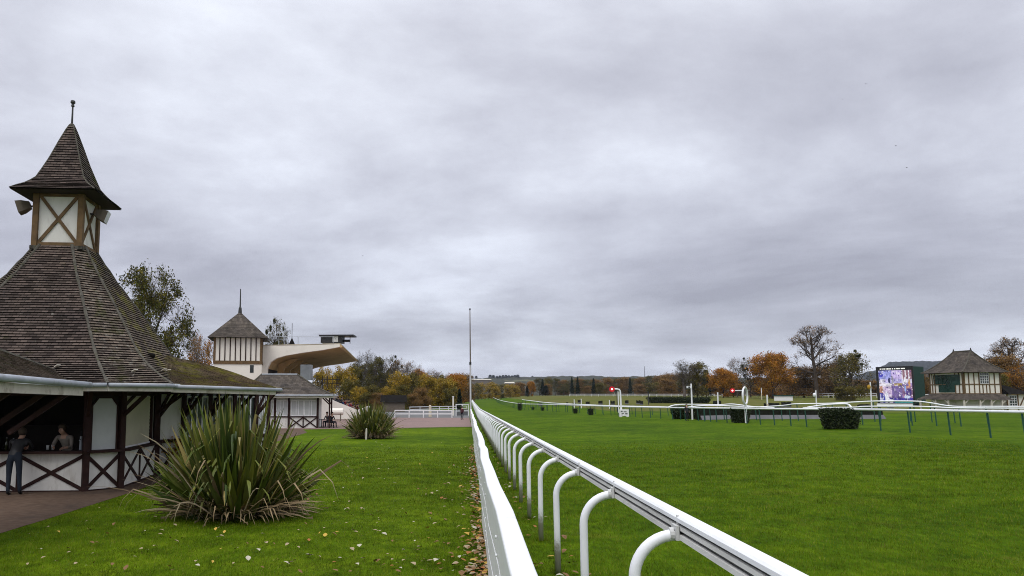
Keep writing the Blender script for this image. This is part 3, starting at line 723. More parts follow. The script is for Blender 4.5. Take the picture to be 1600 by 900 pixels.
for i in range(4):
    def fn(u, v, i=i):
        t = v * (len(RP) - 1); k = min(int(t), len(RP) - 2); f = t - k; z = RP[k][0] * (1 - f) + RP[k + 1][0] * f; r = RP[k][1] * (1 - f) + RP[k + 1][1] * f
        a_, c_ = cs[i], cs[(i + 1) % 4]; return G(r * (a_[0] * (1 - u) + c_[0] * u), r * (a_[1] * (1 - u) + c_[1] * u), z)
    b = MB(); b.patch(fn, 32, 4, .02); b.build('roof_slope', 'tilegrey', gt)
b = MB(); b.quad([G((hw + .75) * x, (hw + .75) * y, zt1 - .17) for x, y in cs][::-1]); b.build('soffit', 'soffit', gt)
zf = gz(447); b = MB(); b.tube([G(0, 0, za - .4), G(0, 0, za + .3), G(0, 0, za + .5), G(0, 0, zf)], [.26, .2, .10, .06], 8); b.build('finial', 'iron', gt)

SL = at(415, 619, 96); SZ = zg(SL.x, SL.y)
st = thing('grandstand', 'concrete grandstand with long cantilevered roof and tan underside', 'grandstand', (SL.x, SL.y, SZ), SA - PI / 2)
Gs = local((SL.x, SL.y, SZ), SA - PI / 2)     # x = towards the track, y = along the stand (away)
sz = lambda y, d=96: CAMZ + (HOR - y) / FPX * d - SZ
LEN = 40
prof_top = [(-2, sz(541)), (0, sz(540.5)), (5, sz(539.5)), (9.45, sz(537.6))]
prof_bot = [(9.45, sz(542)), (7.2, sz(547)), (4.5, sz(551.5)), (2.4, sz(556)), (1.3, sz(560)), (.55, sz(566)), (.15, sz(576)), (.05, sz(600)), (-.0, 0), (-2, 0)]
def prism(pts, y0, y1, name, m, parent, rev=False):
    b = MB(); n = len(pts)
    vs = [Gs(x, y0, z) for x, z in pts] + [Gs(x, y1, z) for x, z in pts]
    fs = [tuple(range(n)), tuple(range(n, 2 * n))[::-1]] + [(k, (k + 1) % n, n + (k + 1) % n, n + k) for k in range(n)]
    b.raw(vs, fs); return b.build(name, m, parent)
prism(prof_top + prof_bot, 0, .8, 'end_wall', 'creamwall', st)
shell = [(x, z - .03) for x, z in prof_top[1:]] + [(x, z - .02) for x, z in prof_bot[:7]] + [(-.3, sz(576))]
prism(shell, .8, LEN, 'roof_shell', 'tan', st)
prism([(9.46, sz(537.6)), (9.85, sz(541)), (9.60, sz(543.5)), (9.46, sz(542))], 0, LEN, 'roof_edge', 'tan', st)
prism([(-2, sz(541) + .02), (9.5, sz(537.6) + .02), (9.5, sz(537.6) + .10), (-2, sz(541) + .10)], 0, LEN, 'roof_deck', 'cream', st)
prism([(-.3, 0), (.0, 0), (.0, sz(576)), (-.3, sz(576))], .8, LEN, 'back_wall', 'soffit', st)
for y in (6, 12, 18, 24, 30):
    prism([(0.05, 0), (.9, 0), (1.4, sz(574)), (2.3, sz(566)), (3.4, sz(557)), (2.4, sz(557.5)), (.6, sz(566))], y, y + .5, 'roof_rib', 'tan', st)
# raked terrace with seats, right of the ticket pavilion
steps = []; z = 4.2
for k in range(11):
    steps += [(2.0 + k * .85, z), (2.0 + (k + 1) * .85, z)]; z -= .36
prism([(2.0, 0)] + steps + [(2.0 + 11 * .85, 0)], 4, LEN, 'terrace_steps', 'board', st)
prism([(1.9, 0), (11.6, 0), (11.6, 1.2), (8.6, 2.4), (5.0, 4.4), (1.9, 5.4)], 3.2, 4.0, 'terrace_end_wall', 'creamwall', st)
prism([(11.7, 0), (12.0, 0), (12.0, 1.25), (11.7, 1.25)], 3.2, LEN, 'front_parapet', 'creamwall', st)
M['booth'] = mat('grey booth glass', (.20, .22, .23), (.14, .155, .16), .8, .3, .5)
# glazed box and rails on the terrace
b = MB(); p = at(479, 582, 97); b.box(p, (1.3, 1.5, 2.0)); b.build('glazed_booth', 'booth', st)
b = MB()
for i in range(6):
    p = at(489 + 7.5 * i, 606, 99); b.tube([p, p + Vector((0, 0, 1.6))], .05, 5)
for y in (592, 598): b.tube([at(487, y, 99), at(530, y + 1, 99)], .05, 5)
b.build('terrace_railing', 'black', st)
# roof railing and commentary cabin on top of the roof
b = MB(); zt_ = sz(538)
for y in range(0, LEN, 4): b.tube([Gs(8.6, y, zt_), Gs(8.6, y, zt_ + 1.0)], .04, 5)
for x in (-1, 1.5, 4): b.tube([Gs(x, .4, zt_ - .1), Gs(x, .4, zt_ + 1.0)], .04, 5)
b.tube([Gs(8.6, 0, zt_ + 1), Gs(8.6, LEN, zt_ + 1)], .04, 5); b.tube([Gs(-1, .4, zt_ + 1), Gs(8.6, .4, zt_ + 1)], .035, 5)
b.build('roof_railing', 'zinc', st)
cb = thing('commentary_cabin', 'small dark cabin with flat black roof on top of the grandstand roof', 'cabin', at(520, 537, 101))
b = MB(); c0 = at(520, 530.5, 101); b.box(c0, (2.9, 2.2, 1.05)); cw = b.build('cabin_wall', 'black', cb)
b = MB(); b.box(c0 + Vector((.55, -1.12, .02)), (.75, .06, .85)); b.build('window', 'frost', cb)
b = MB(); b.box(at(528, 525.2, 101), (4.7, 2.8, .20)); b.build('cabin_roof', 'black', cb)
b = MB(); b.tube([at(547, 537, 101), at(547, 526, 101)], .05, 5); b.box(at(541, 532.5, 101), (1.0, .5, .3)); b.build('camera_mount', 'black', cb)
# far spire behind the roof
fs_ = at(456, 540, 150); t = thing('small_spire', 'small dark pointed turret roof with spike behind the grandstand roof', 'turret', (fs_.x, fs_.y, zg(fs_.x, fs_.y)))
b = MB(); zb_ = fs_.z - .6; za_ = at(456, 528, 150).z
b.tube([(fs_.x, fs_.y, zg(fs_.x, fs_.y)), (fs_.x, fs_.y, zb_)], 1.0, 8); b.build('wall', 'cream', t)
b = MB(); b.tube([(fs_.x, fs_.y, zb_), (fs_.x, fs_.y, zb_ + .5), (fs_.x, fs_.y, za_)], [1.35, .8, .05], 8); b.build('roof', 'tilegrey', t)
b = MB(); b.tube([(fs_.x, fs_.y, za_ - .2), (fs_.x, fs_.y, at(456, 505, 150).z)], .06, 5); b.build('spike', 'iron', t)

# hut and white fences at the back of the plaza
hp = gat(615, 150); t = thing('grey_hut', 'long low grey hut roof beyond the plaza in front of the wood', 'hut', hp, .12); L = local(hp, .12)
b = MB(); b.box(L(0, 0, 1.0), (4.4, 3, 2.0), .12); b.build('wall', 'greybeam', t)
b = MB(); b.raw([L(x, y, z) for x, y, z in ((-2.7, -1.9, 1.9), (2.7, -1.9, 1.9), (2.7, 1.9, 1.9), (-2.7, 1.9, 1.9), (-2.6, 0, 3.3), (2.6, 0, 3.3))], [(0, 1, 5, 4), (2, 3, 4, 5), (1, 2, 5), (3, 0, 4)]); b.build('roof', 'tilegrey', t)
def post_rail_fence(name, label, p0, p1, h_, gap, group=None, rails=(.5, 1.0), m='white', panel=None):
    p0, p1 = Vector(p0), Vector(p1); L_ = (p1 - p0).length; n_ = max(2, int(L_ / gap))
    t = thing(name, label, 'fence', (p0.x, p0.y, zg(p0.x, p0.y)), 0, group); d_ = (p1 - p0).normalized(); sd = Vector((-d_.y, d_.x, 0))
    pp = lambda u, z: Vector((p0.x + (p1.x - p0.x) * u, p0.y + (p1.y - p0.y) * u, zg(p0.x + (p1.x - p0.x) * u, p0.y + (p1.y - p0.y) * u) + z))
    for r_ in rails:
        b = MB()
        for k in range(n_): b.bar(pp(k / n_, h_ * r_ - .05), pp((k + 1) / n_, h_ * r_ - .05), .15, .06, sd)
        b.build('rail', m, t)
    for k in range(n_ + 1):
        b = MB(); b.box(pp(k / n_, h_ / 2) - sd * .07, (.12, .12, h_)); b.build('post', m, t)
    if panel:
        b = MB(); b.bar(pp(0, h_ * .3), pp(1, h_ * .3), h_ * .5, .04, sd); b.build('infill_panel', panel, t)
    return t
post_rail_fence('white_fence', 'white post and rail fence along the far edge of the pink plaza', gat(617, 108), gat(706, 108), 1.1, 1.7, rails=(.55, 1.0))
post_rail_fence('white_fence', 'white fence with grey infill beside the standing person in maroon', gat(712, 116), gat(731, 118), 1.9, 1.2, rails=(.45, .98), panel='board')
post_rail_fence('white_fence', 'long faint white rail fence crossing the grey lane before the wood', gat(640, 150), gat(728, 165), 1.0, 3.0, rails=(.98, .5))
p = gat(708, 120); t = thing('gate_post', 'single tall white gate post at the end of the plaza fence', 'post', p); L = local(p, 0)
b = MB(); b.box(L(0, 0, 1.5), (.22, .22, 3)); b.build('post', 'creamwall', t); b = MB(); b.box(L(0, 0, 3.05), (.32, .32, .1)); b.build('cap', 'white', t)
p = gat(672, 112); t = thing('cream_post', 'short cream bollard standing among the white plaza fence panels', 'bollard', p); L = local(p, 0)
b = MB(); b.tube([L(0, 0, 0), L(0, 0, 1.5)], [.24, .20], 10); b.build('post', 'cream', t); b = MB(); b.ball(L(0, 0, 1.55), .22); b.build('cap', 'cream', t)
# white rolled parasol bundle near the stand front
p = gat(526, 90); t = thing('rolled_awning', 'pale rolled awning on low trestle beside the second flax', 'awning', p); L = local(p, .1)
b = MB(); b.tube([L(-.85, 0, 1.15), L(-.8, 0, 1.15), L(.8, 0, 1.15), L(.85, 0, 1.15)], [.2, .42, .40, .2], 12); b.build('roll', 'creamwall', t)
b = MB(); b.box(L(-.5, 0, .45), (.1, .7, 1.0), .1); b.box(L(.5, 0, .45), (.1, .7, 1.0), .1); b.build('trestle', 'greybeam', t)

# ================================================================== FLAX PLANTS
M['flax'] = leafmat('flax leaf', [(.028, .050, .008), (.065, .098, .012), (.125, .155, .018), (.20, .20, .035), (.075, .10, .020), (.30, .24, .09), (.09, .115, .03), (.13, .15, .03)], .5, .22, 1.0)
M['flaxdry'] = leafmat('dry flax leaf', [(.20, .145, .085), (.30, .23, .14), (.12, .08, .045), (.36, .30, .21)], .8, .2, 1.0)
def blade(b, base, az, el, L_, w, droop, rnd, twist=0, tipfold=0, segs=7):
    d = Vector((math.cos(az) * math.cos(el), math.sin(az) * math.cos(el), math.sin(el)))
    p = Vector(base); prev = None; side = Vector((-math.sin(az), math.cos(az), 0))
    side = (Matrix.Rotation(twist, 3, d) @ side)
    for k in range(segs + 1):
        t = k / segs; ww = w * (.55 + .45 * math.sin(PI * min(1, t * 1.15 + .12))) * (1 - t ** 4) + .002
        n_ = side.cross(d).normalized()
        cur = (p - side * ww / 2 + n_ * ww * .18, p.copy(), p + side * ww / 2 + n_ * ww * .18)
        if prev:
            n0_ = len(b.v); b.v += [tuple(x) for x in (*prev, *cur)]
            for f in ((0, 1, 4, 3), (1, 2, 5, 4)): b.f.append(tuple(i + n0_ for i in f)); b.mi.append(0); b.uv.append([(0, 0)] * 4)
        prev = cur
        dr = droop * (t ** 1.6) / segs * 2.2
        if tipfold and t > tipfold: dr += 1.1
        d = (d + Vector((0, 0, -dr))).normalized(); side = (side - d * side.dot(d)).normalized()
        p = p + d * (L_ / segs)
def weld(me):
    bm = bmesh.new(); bm.from_mesh(me); bmesh.ops.remove_doubles(bm, verts=bm.verts, dist=.0001); bm.to_mesh(me); bm.free()
def flax(px, py, height, spread, n_, label, seed):
    rnd = random.Random(seed); base = gp(px, py)
    t = thing('flax_bush', label, 'flax bush', base)
    b = MB()
    for i in range(n_):
        az = rnd.uniform(0, 2 * PI); rr_ = rnd.random() ** .55
        el = math.radians(88 - 50 * rr_ ** 1.25 + rnd.uniform(-8, 8)); br = spread * .27 * (rr_ ** .8) * rnd.uniform(.4, 1)
        p = base + Vector((math.cos(az) * br, math.sin(az) * br, 0))
        L_ = height * rnd.uniform(.70, 1.05) * (1.0 - .56 * rr_) * (.80 + .20 * min(1, rr_ / .35))
        blade(b, p, az + rnd.uniform(-.35, .35), el, L_, height * rnd.uniform(.042, .068), rnd.uniform(.0, .34) * (.3 + rr_), rnd, rnd.uniform(-1.5, 1.5), rnd.choice((0, 0, 0, 0, .75, .6)))
    o = b.build('leaves', 'flax', t); weld(o.data)
    b = MB()
    for i in range(int(n_ * .8)):
        az = rnd.uniform(0, 2 * PI); p = base + Vector((math.cos(az), math.sin(az), 0)) * spread * rnd.uniform(.06, .26)
        r_ = rnd.random()
        if r_ < .80:      # fallen, lying out over the ground
            blade(b, p + Vector((0, 0, .10)), az + rnd.uniform(-.7, .7), math.radians(rnd.uniform(4, 30)), height * rnd.uniform(.22, .47), height * rnd.uniform(.010, .022), rnd.uniform(.35, .8), rnd, rnd.uniform(-1, 1), rnd.choice((0, 0, .7)))
        elif r_ < .92:    # arching over
            blade(b, p, az, math.radians(rnd.uniform(25, 55)), height * rnd.uniform(.5, .85), height * rnd.uniform(.014, .028), rnd.uniform(.5, 1.0), rnd, rnd.uniform(-1.3, 1.3), rnd.choice((0, .6)))
        else:             # broken stubs
            blade(b, p, az, math.radians(rnd.uniform(40, 85)), height * rnd.uniform(.2, .4), height * rnd.uniform(.02, .034), .1, rnd, rnd.uniform(-1.3, 1.3), .8)
    for v in range(len(b.v)):
        x, y, z = b.v[v]; g_ = zg(x, y) + .055
        if z < g_: b.v[v] = (x, y, g_ + rnd.uniform(0, .07))
    o = b.build('dead_leaves', 'flaxdry', t); weld(o.data)
    return t
flax(367, 806, 2.95, 3.1, 600, 'large spiky flax bush with dry brown skirt on the lawn before the kiosk', 3)
flax(579, 685, 3.0, 3.0, 620, 'smaller spiky flax bush on the lawn near the pink plaza', 9)
p = gp(572, 687); t = thing('short_stake', 'short pale wooden stake in front of the smaller flax bush', 'stake', p); L = local(p, .2)
b = MB(); b.tube([L(0, 0, -.05), L(0.02, 0, .62)], [.06, .055], 6); b.build('stake_shaft', 'fascia', t)
b = MB(); b.tube([L(0.02, 0, .62), L(.022, 0, .68)], [.055, .01], 6); b.build('pointed_tip', 'fascia', t)
# yellow shrub by the kiosk wing wall
p = gp(262, 740); p = p + Vector((.55, -.3, 0)); t = thing('yellow_shrub', 'small yellow leaved autumn shrub against the kiosk wing wall', 'shrub', p); rnd = random.Random(4)
M['yellowleaf'] = leafmat('yellow leaves', [(.45, .24, .02), (.35, .17, .015), (.5, .30, .04), (.28, .16, .02)], .6, .2, 2)
b = MB()
for i in range(900):
    c = p + Vector((rnd.gauss(0, .22), rnd.gauss(0, .22), .15 + 1.0 * rnd.random())); s_ = .035
    a_, c_ = Vector((rnd.gauss(0, 1), rnd.gauss(0, 1), rnd.gauss(0, 1))).normalized() * s_, Vector((rnd.gauss(0, 1), rnd.gauss(0, 1), rnd.gauss(0, 1))).normalized() * s_
    b.quad([c - a_, c + c_, c + a_, c - c_])
b.build('leaves', 'yellowleaf', t)
b = MB()
for i in range(7): b.tube([p, p + Vector((rnd.gauss(0, .15), rnd.gauss(0, .15), .9))], [.02, .006], 5)
b.build('stems', 'bark', t)

# ================================================================== FALLEN LEAVES
LM = [mat('pale fallen leaf', (.38, .31, .20), (.26, .19, .11), 20, .8), mat('yellow fallen leaf', (.50, .34, .06), (.42, .26, .05), 20, .8), mat('brown fallen leaf', (.22, .12, .05), (.15, .085, .04), 20, .85), mat('orange fallen leaf', (.34, .14, .04), (.27, .11, .04), 20, .85), mat('silver fallen leaf', (.50, .47, .38), (.36, .32, .24), 20, .8)]
def leaf_pts(rnd, c, s_, lift=.0):
    yaw = rnd.uniform(0, 2 * PI); tilt = rnd.uniform(-.5, .5); cu = rnd.uniform(.1, .75)
    R_ = Matrix.Rotation(yaw, 3, 'Z') @ Matrix.Rotation(tilt, 3, 'X')
    out = []
    for x, y in ((0, -.5), (.28, -.25), (.40, .08), (.22, .38), (0, .55), (-.22, .38), (-.40, .08), (-.28, -.25)):
        out.append(Vector(c) + R_ @ (Vector((x, y, cu * (abs(x) * 1.4 + y * y))) * s_) + Vector((0, 0, lift)))
    return out
lm_mesh = []
for k in range(5):
    for v in range(2):
        b = MB(); q_ = leaf_pts(random.Random(20 + k * 2 + v), (0, 0, 0), 1.0); zmin = min(p.z for p in q_); q_ = [p - Vector((0, 0, zmin)) for p in q_]
        cen = sum(q_, Vector()) / 8 - Vector((0, 0, .05))
        for i in range(8): b.quad([cen, q_[i], q_[(i + 1) % 8]])
        me = bpy.data.meshes.new('fallen_leaf'); me.from_pydata(b.v, [], b.f); me.materials.append(LM[k]); lm_mesh.append(me)
leafinfo = {0: 'pale cream fallen leaf lying on the lawn grass', 1: 'yellow fallen leaf lying on the lawn grass', 2: 'brown fallen leaf lying on the lawn grass', 3: 'orange fallen leaf lying on the lawn grass', 4: 'silvery fallen leaf lying on the lawn grass'}
rnd = random.Random(11); placed = 0
while placed < 270:
    r_ = rnd.random()
    if r_ < .45: px, py = rnd.uniform(20, 760), rnd.uniform(770, 899)
    elif r_ < .8: px, py = rnd.uniform(440, 745), rnd.uniform(690, 899)
    else: px, py = rnd.uniform(250, 745), rnd.uniform(672, 780)
    g_ = gp(px, py)
    # stay on the lawn, right of the path edge
    lim = None
    for e0, e1 in zip(edge[:-1], edge[1:]):
        if e0.y <= g_.y <= e1.y: lim = e0.x + (e1.x - e0.x) * (g_.y - e0.y) / (e1.y - e0.y)
    if g_.x > .15 or (lim is not None and g_.x < lim + .2) or g_.y > 66: continue
    if g_.y > 30 and rnd.random() < .4: continue
    k = rnd.choices((0, 1, 2, 3, 4), (5, .7, 3.0, .7, 3.5))[0]
    o = bpy.data.objects.new('fallen_leaf', lm_mesh[k * 2 + rnd.randint(0, 1)]); COL.objects.link(o)
    s_ = rnd.uniform(.04, .10); o.location = (g_.x, g_.y, g_.z + .035); o.scale = (s_, s_, s_); o.rotation_euler = (rnd.uniform(-.25, .25), rnd.uniform(-.25, .25), rnd.uniform(0, 6.3))
    tag(o, leafinfo[k], 'leaf', leafinfo[k].split(' lying')[0].replace('leaf', 'leaves') + ' scattered on the lawn'); placed += 1
b = MB(); rnd = random.Random(12)
for i in range(2300):
    y = 5 + 34 * rnd.random() ** 2.5; x = .26 - abs(rnd.gauss(0, .13 + .3 * (rnd.random() < .22))) - .02
    if rnd.random() < .14: x = rnd.uniform(.5, 1.5); 
    if rnd.random() > .55 + .45 * math.sin(y * 1.7) * math.sin(y * .6 + 1) and y > 11: continue
    b.cur = rnd.choices((0, 1, 2, 3, 4), (2.2, 1.2, 5, 2, .8))[0]
    q_ = leaf_pts(rnd, (x, y, zg(x, y) + .02 + .03 * rnd.random()), rnd.uniform(.05, .12)); cen = sum(q_, Vector()) / 8
    for k in range(8): b.quad([cen, q_[k], q_[(k + 1) % 8]])
o = b.build('leaf_litter', LM); o['label'] = 'brown and yellow leaf litter drifted along the foot of the board fence'; o['category'] = 'leaf litter'; o['kind'] = 'stuff'

# ================================================================== GRASS BLADES (near ground only)
def grass(name, label, n_, rect, excl, hgt, wid, seed):
    rs = np.random.RandomState(seed); (x0, x1), (y0, y1) = rect
    # density falls off with distance
    y = y0 + (y1 - y0) * rs.rand(n_) ** 1.9; fd = y
    x = x0 + (x1 - x0) * rs.rand(n_)
    keep = excl(x, y) & (rs.rand(n_) < np.clip((y1 - y) / (y1 - 8), 0, 1)); x, y = x[keep], y[keep]; n = len(x)
    z = -.009 * y + .026 * np.clip(x - 1, 0, 24)
    sc = np.clip(y / 14, .8, 3.2)
    pat = np.sin(x * 2.1 + np.sin(y * 1.3) * 2) * np.sin(y * 1.7 + np.cos(x * .9) * 2)
    h_ = hgt * (.55 + .9 * rs.rand(n)) * (1 + .25 * pat) * np.clip(sc ** .3, 1, 1.4); w = wid * sc * (.7 + .6 * rs.rand(n))
    az = rs.rand(n) * 2 * PI; le = rs.rand(n) * .9 * h_; la = rs.rand(n) * 2 * PI
    v = np.zeros((n, 3, 3), np.float32)
    v[:, 0] = np.stack([x - np.cos(az) * w / 2, y - np.sin(az) * w / 2, z - .005], 1)
    v[:, 1] = np.stack([x + np.cos(az) * w / 2, y + np.sin(az) * w / 2, z - .005], 1)
    v[:, 2] = np.stack([x + np.cos(la) * le, y + np.sin(la) * le, z + h_], 1)
    me = bpy.data.meshes.new(name); me.vertices.add(n * 3); me.vertices.foreach_set('co', v.ravel())
    me.loops.add(n * 3); me.loops.foreach_set('vertex_index', np.arange(n * 3, dtype=np.int32))
    me.polygons.add(n); me.polygons.foreach_set('loop_start', np.arange(0, n * 3, 3, dtype=np.int32)); me.polygons.foreach_set('loop_total', np.full(n, 3, np.int32))
    me.update(); me.validate(); me.materials.append(M['blade'])
    o = bpy.data.objects.new(name, me); COL.objects.link(o); o['label'] = label; o['category'] = 'grass'; o['kind'] = 'stuff'
ex = np.array([p.x for p in edge]); ey = np.array([p.y for p in edge]); o_ = np.argsort(ey)
def left_ok(x, y): return (x < .2) & (x > np.interp(y, ey[o_], ex[o_]) + .05) & (x > -.75 * y - 1)
def right_ok(x, y): return (x > .42) & (x < .66 * y + 1)
grass('lawn_grass', 'short mown grass of the lawn left of the board fence', 650000, ((-15, .2), (7, 40)), left_ok, .038, .006, 1)
grass('track_grass', 'short turf grass of the track beside the running rail', 760000, ((.42, 22), (5, 40)), right_ok, .045, .006, 2)

# longer unmown tufts round the feet of the near rail posts
b = MB(); rnd = random.Random(31)
for y in posty[:26]:
    for i in range(130):
        a_ = rnd.uniform(0, 2 * PI); r_ = .03 + abs(rnd.gauss(0, .09)); x_, y_ = PXX + r_ * math.cos(a_), y + r_ * math.sin(a_); z_ = zg(x_, y_); h_ = rnd.uniform(.05, .19) * max(.35, 1 - r_ * 3); w_ = .006 * max(1, y / 12); l_ = rnd.uniform(0, .08); q_ = rnd.uniform(0, 2 * PI)
        b.quad([(x_ - w_ / 2 * math.sin(q_), y_ + w_ / 2 * math.cos(q_), z_ - .01), (x_ + w_ / 2 * math.sin(q_), y_ - w_ / 2 * math.cos(q_), z_ - .01), (x_ + l_ * math.cos(a_), y_ + l_ * math.sin(a_), z_ + h_)])
o = b.build('grass_tufts', 'blade'); o['label'] = 'longer grass tufts round the feet of the arched rail posts'; o['category'] = 'grass'; o['kind'] = 'stuff'
# ================================================================== TRACK INNER RAIL AND OTHER RAILS
def smooth_path(P, n=8):
    out = []
    for i in range(len(P) - 1):
        p0, p1, p2, p3 = P[max(0, i - 1)], P[i], P[i + 1], P[min(len(P) - 1, i + 2)]
        for k in range(n):
            t = k / n; out.append(.5 * ((2 * p1) + (-p0 + p2) * t + (2 * p0 - 5 * p1 + 4 * p2 - p3) * t * t + (-p0 + 3 * p1 - 3 * p2 + p3) * t ** 3))
    out.append(P[-1]); return out
def rail_thing(name, label, top, rad, posts, pm='green', flat=.8, maxz=None, lean=.05):
    """top: list of rail points in the world; posts: points where posts stand"""
    pts = smooth_path(top); g0 = pts[0]
    t = thing(name, label, 'rail', (g0.x, g0.y, zg(g0.x, g0.y)))
    b = MB(); b.tube(pts, rad, 10, flat=flat); b.build('rail', 'whitepvc', t, smooth=True)
    for q in posts:
        b = MB(); z0_ = zg(q.x, q.y) - .05
        b.tube([(q.x + lean, q.y - lean, z0_), (q.x, q.y, q.z - rad * .5)], .042, 7); b.build('post', pm, t)
    return t
base = [(1700, 692), (1600, 688), (1545, 684.3), (1483, 680), (1420, 676), (1374, 673), (1320, 670), (1259, 667), (1187, 663.5), (1100, 658.5), (1009, 653), (960, 649.5), (900, 645.2), (850, 642), (816, 640), (795, 635.5), (782, 631), (775, 627.3), (769, 622.6)]
tops = [gp(*p) + Vector((0, 0, 1.22)) for p in base]
pp = [gp(x, y) + Vector((0, 0, 1.22)) for x, y in ((1600, 688), (1545.5, 684.4), (1483, 680), (1420, 676), (1374.5, 673), (1317, 670), (1259, 667), (1234.6, 665.7), (1209, 664.6), (1187, 663.6), (1166, 662.5), (1135, 660.7), (1119, 659.7), (1100, 658.5))]
sp_ = smooth_path(tops, 10)
# further posts every 2.4 m along the rail towards the far turn
acc = 0; far = []
for a_, c_ in zip(sp_[:-1], sp_[1:]):
    acc += (c_ - a_).length
    if depth(c_) > 66 and acc > 2.4 and len(far) < 60: far.append(c_.copy()); acc = 0
rail_thing('inner_rail', 'long white inner rail on green posts running right across the track', tops, .088, pp + far)
# second rail, jump course
def railpx(pts, d): return [at(x, y, dd) for (x, y), dd in zip(pts, d)]
pA = [(1160, 637.5), (1220, 634), (1245, 631.2), (1300, 630.3), (1364, 627), (1427, 627), (1453, 629.5), (1489, 635), (1540, 635.3), (1640, 635.5)]
tA = railpx(pA, [72, 68, 66, 65, 64, 63, 62, 60, 58, 55])
rail_thing('wing_rail', 'white rail arching highest over the scoreboard foot behind the inner rail', tA, .075, [p for p in smooth_path(tA, 2)[2::2]])
pB = [(1255, 637.2), (1331, 636.6), (1345, 635.5), (1373, 635), (1422, 635), (1460, 636), (1498, 637.6), (1640, 638.6)]
tB = railpx(pB, [60, 56, 55, 54, 53, 52, 51, 47])
rail_thing('wing_rail', 'white rail just behind the inner rail, below the arching wing rail', tB, .07, smooth_path(tB, 1)[1:])
pC = [(1043, 637), (1050, 634), (1062, 632.2), (1090, 632), (1122, 632.6), (1142, 631.5), (1158, 633), (1172, 635), (1192, 637.4)]
tC = railpx(pC, [73, 74, 75, 75, 75, 74, 73, 72, 70])
rail_thing('wing_rail', 'white bow shaped wing rail beside the camera pole and large hedge', tC, .075, tC[2:-1:2])
pD = [(1075, 636.3), (1100, 634), (1130, 634.2), (1150, 635), (1180, 635.8), (1210, 637)]
tD = railpx(pD, [70, 71, 71, 70, 69, 68]); rail_thing('wing_rail', 'low white wing rail crossing under the ring shaped post', tD, .075, tD[1:-1])
# ladder-like white wing near the right hedge
tE = railpx([(1262, 636.5), (1290, 632.5), (1322, 631.2), (1330, 636.3)], [60, 62, 62, 58]); rail_thing('wing_rail', 'short white slanting wing rail above the right clipped bush', tE, .075, tE[1:3])
# far jump-course rail left of centre
pF = [(816, 624.6), (836, 627), (855, 629.3), (905, 632), (960, 634.2), (1043, 636.2)]
tF = railpx(pF, [190, 165, 140, 120, 110, 95]); rail_thing('course_rail', 'thin white rail of the jump course curving away left of the semaphore', tF, .10, smooth_path(tF, 3))
pG = [(905, 629.3), (960, 629.8), (1040, 630.4)]
tG = railpx([(1005, 628.3), (1030, 629.2), (1043, 633)], [150, 140, 125])
# white board on trestle beneath the screen
# far white fence
q0, q1 = gat(905, 330), gat(1182, 330)
def far_fence(x0, x1, d0, d1, label, h_=1.0, n_=26):
    P = [gat(x0 + (x1 - x0) * k / n_, d0 + (d1 - d0) * k / n_) for k in range(n_ + 1)]
    t = thing('field_fence', label, 'fence', P[0])
    for r_ in (.95, .5):
        b = MB(); b.tube([p + Vector((0, 0, h_ * r_)) for p in P], .075, 5); b.build('rail', 'white', t)
    for p in P:
        b = MB(); b.box(p + Vector((0, 0, h_ / 2)), (.10, .10, h_)); b.build('post', 'white', t)
far_fence(890, 1185, 330, 300, 'distant thin white field fence below the wooded skyline, centre of the view')
far_fence(1235, 1370, 235, 225, 'distant white field fence behind the trees left of the big screen', 1.3, 16)
far_fence(1425, 1480, 210, 205, 'white field fence between the big screen and the timbered pavilion', 1.3, 8)
far_fence(750, 800, 480, 480, 'faint pale fence where the turf track ends', 1.4, 10)

# ------------------------------------------------------------------ hedges
def clipped(name, label, p, wx, wy, h_, flare=.12, rz=0, group=None, n_=2600, cat='hedge'):
    t = thing(name, label, cat, p, rz, group); L = local(p, rz); rnd = random.Random(hash(label) % 999 if False else int(p.x * 7 + p.y))
    b = MB(); v = []
    for z, f in ((-.02, .80), (h_ * .55, .92 + flare * .5), (h_ - .10, .86 + flare)):
        for x, y in ((-1, -1), (1, -1), (1, 1), (-1, 1)): v.append(L(x * wx / 2 * f - x * .05, y * wy / 2 * f - y * .05, z))
    b.raw(v, [(3, 2, 1, 0), (8, 9, 10, 11)] + [(k * 4 + i, k * 4 + (i + 1) % 4, k * 4 + 4 + (i + 1) % 4, k * 4 + 4 + i) for k in (0, 1) for i in range(4)])
    b.build('core', 'yew', t)
    b = MB(); s_ = max(.05, min(.13, wx * .035))
    for i in range(n_):
        z = h_ * rnd.random(); f = .84 + (flare + .10) * min(1, z / h_ * 1.3) - .10 * max(0, z / h_ - .85) / .15
        side = rnd.random()
        per = 2 * (wx + wy); u = rnd.random() * per
        if side < .3: x, y, z = rnd.uniform(-wx / 2, wx / 2) * f, rnd.uniform(-wy / 2, wy / 2) * f, h_ + rnd.gauss(-.02, .03)
        elif u < wx: x, y = (u - wx / 2) * f, -wy / 2 * f
        elif u < wx + wy: x, y = wx / 2 * f, (u - wx - wy / 2) * f
        elif u < 2 * wx + wy: x, y = (u - wx * 1.5 - wy) * f, wy / 2 * f
        else: x, y = -wx / 2 * f, (u - 2 * wx - 1.5 * wy) * f
        c = L(x + rnd.gauss(0, .06), y + rnd.gauss(0, .06), z + abs(rnd.gauss(0, .035)))
        a_ = Vector((rnd.gauss(0, 1), rnd.gauss(0, 1), rnd.gauss(0, 1))).normalized() * s_; e_ = Vector((rnd.gauss(0, 1), rnd.gauss(0, 1), rnd.gauss(0, 1))).normalized() * s_ * .7
        b.quad([c - a_, c + e_, c + a_, c - e_])
    b.build('leaves', 'hedge', t); return t
yawv = lambda p: -math.atan2(p[0], p[1])
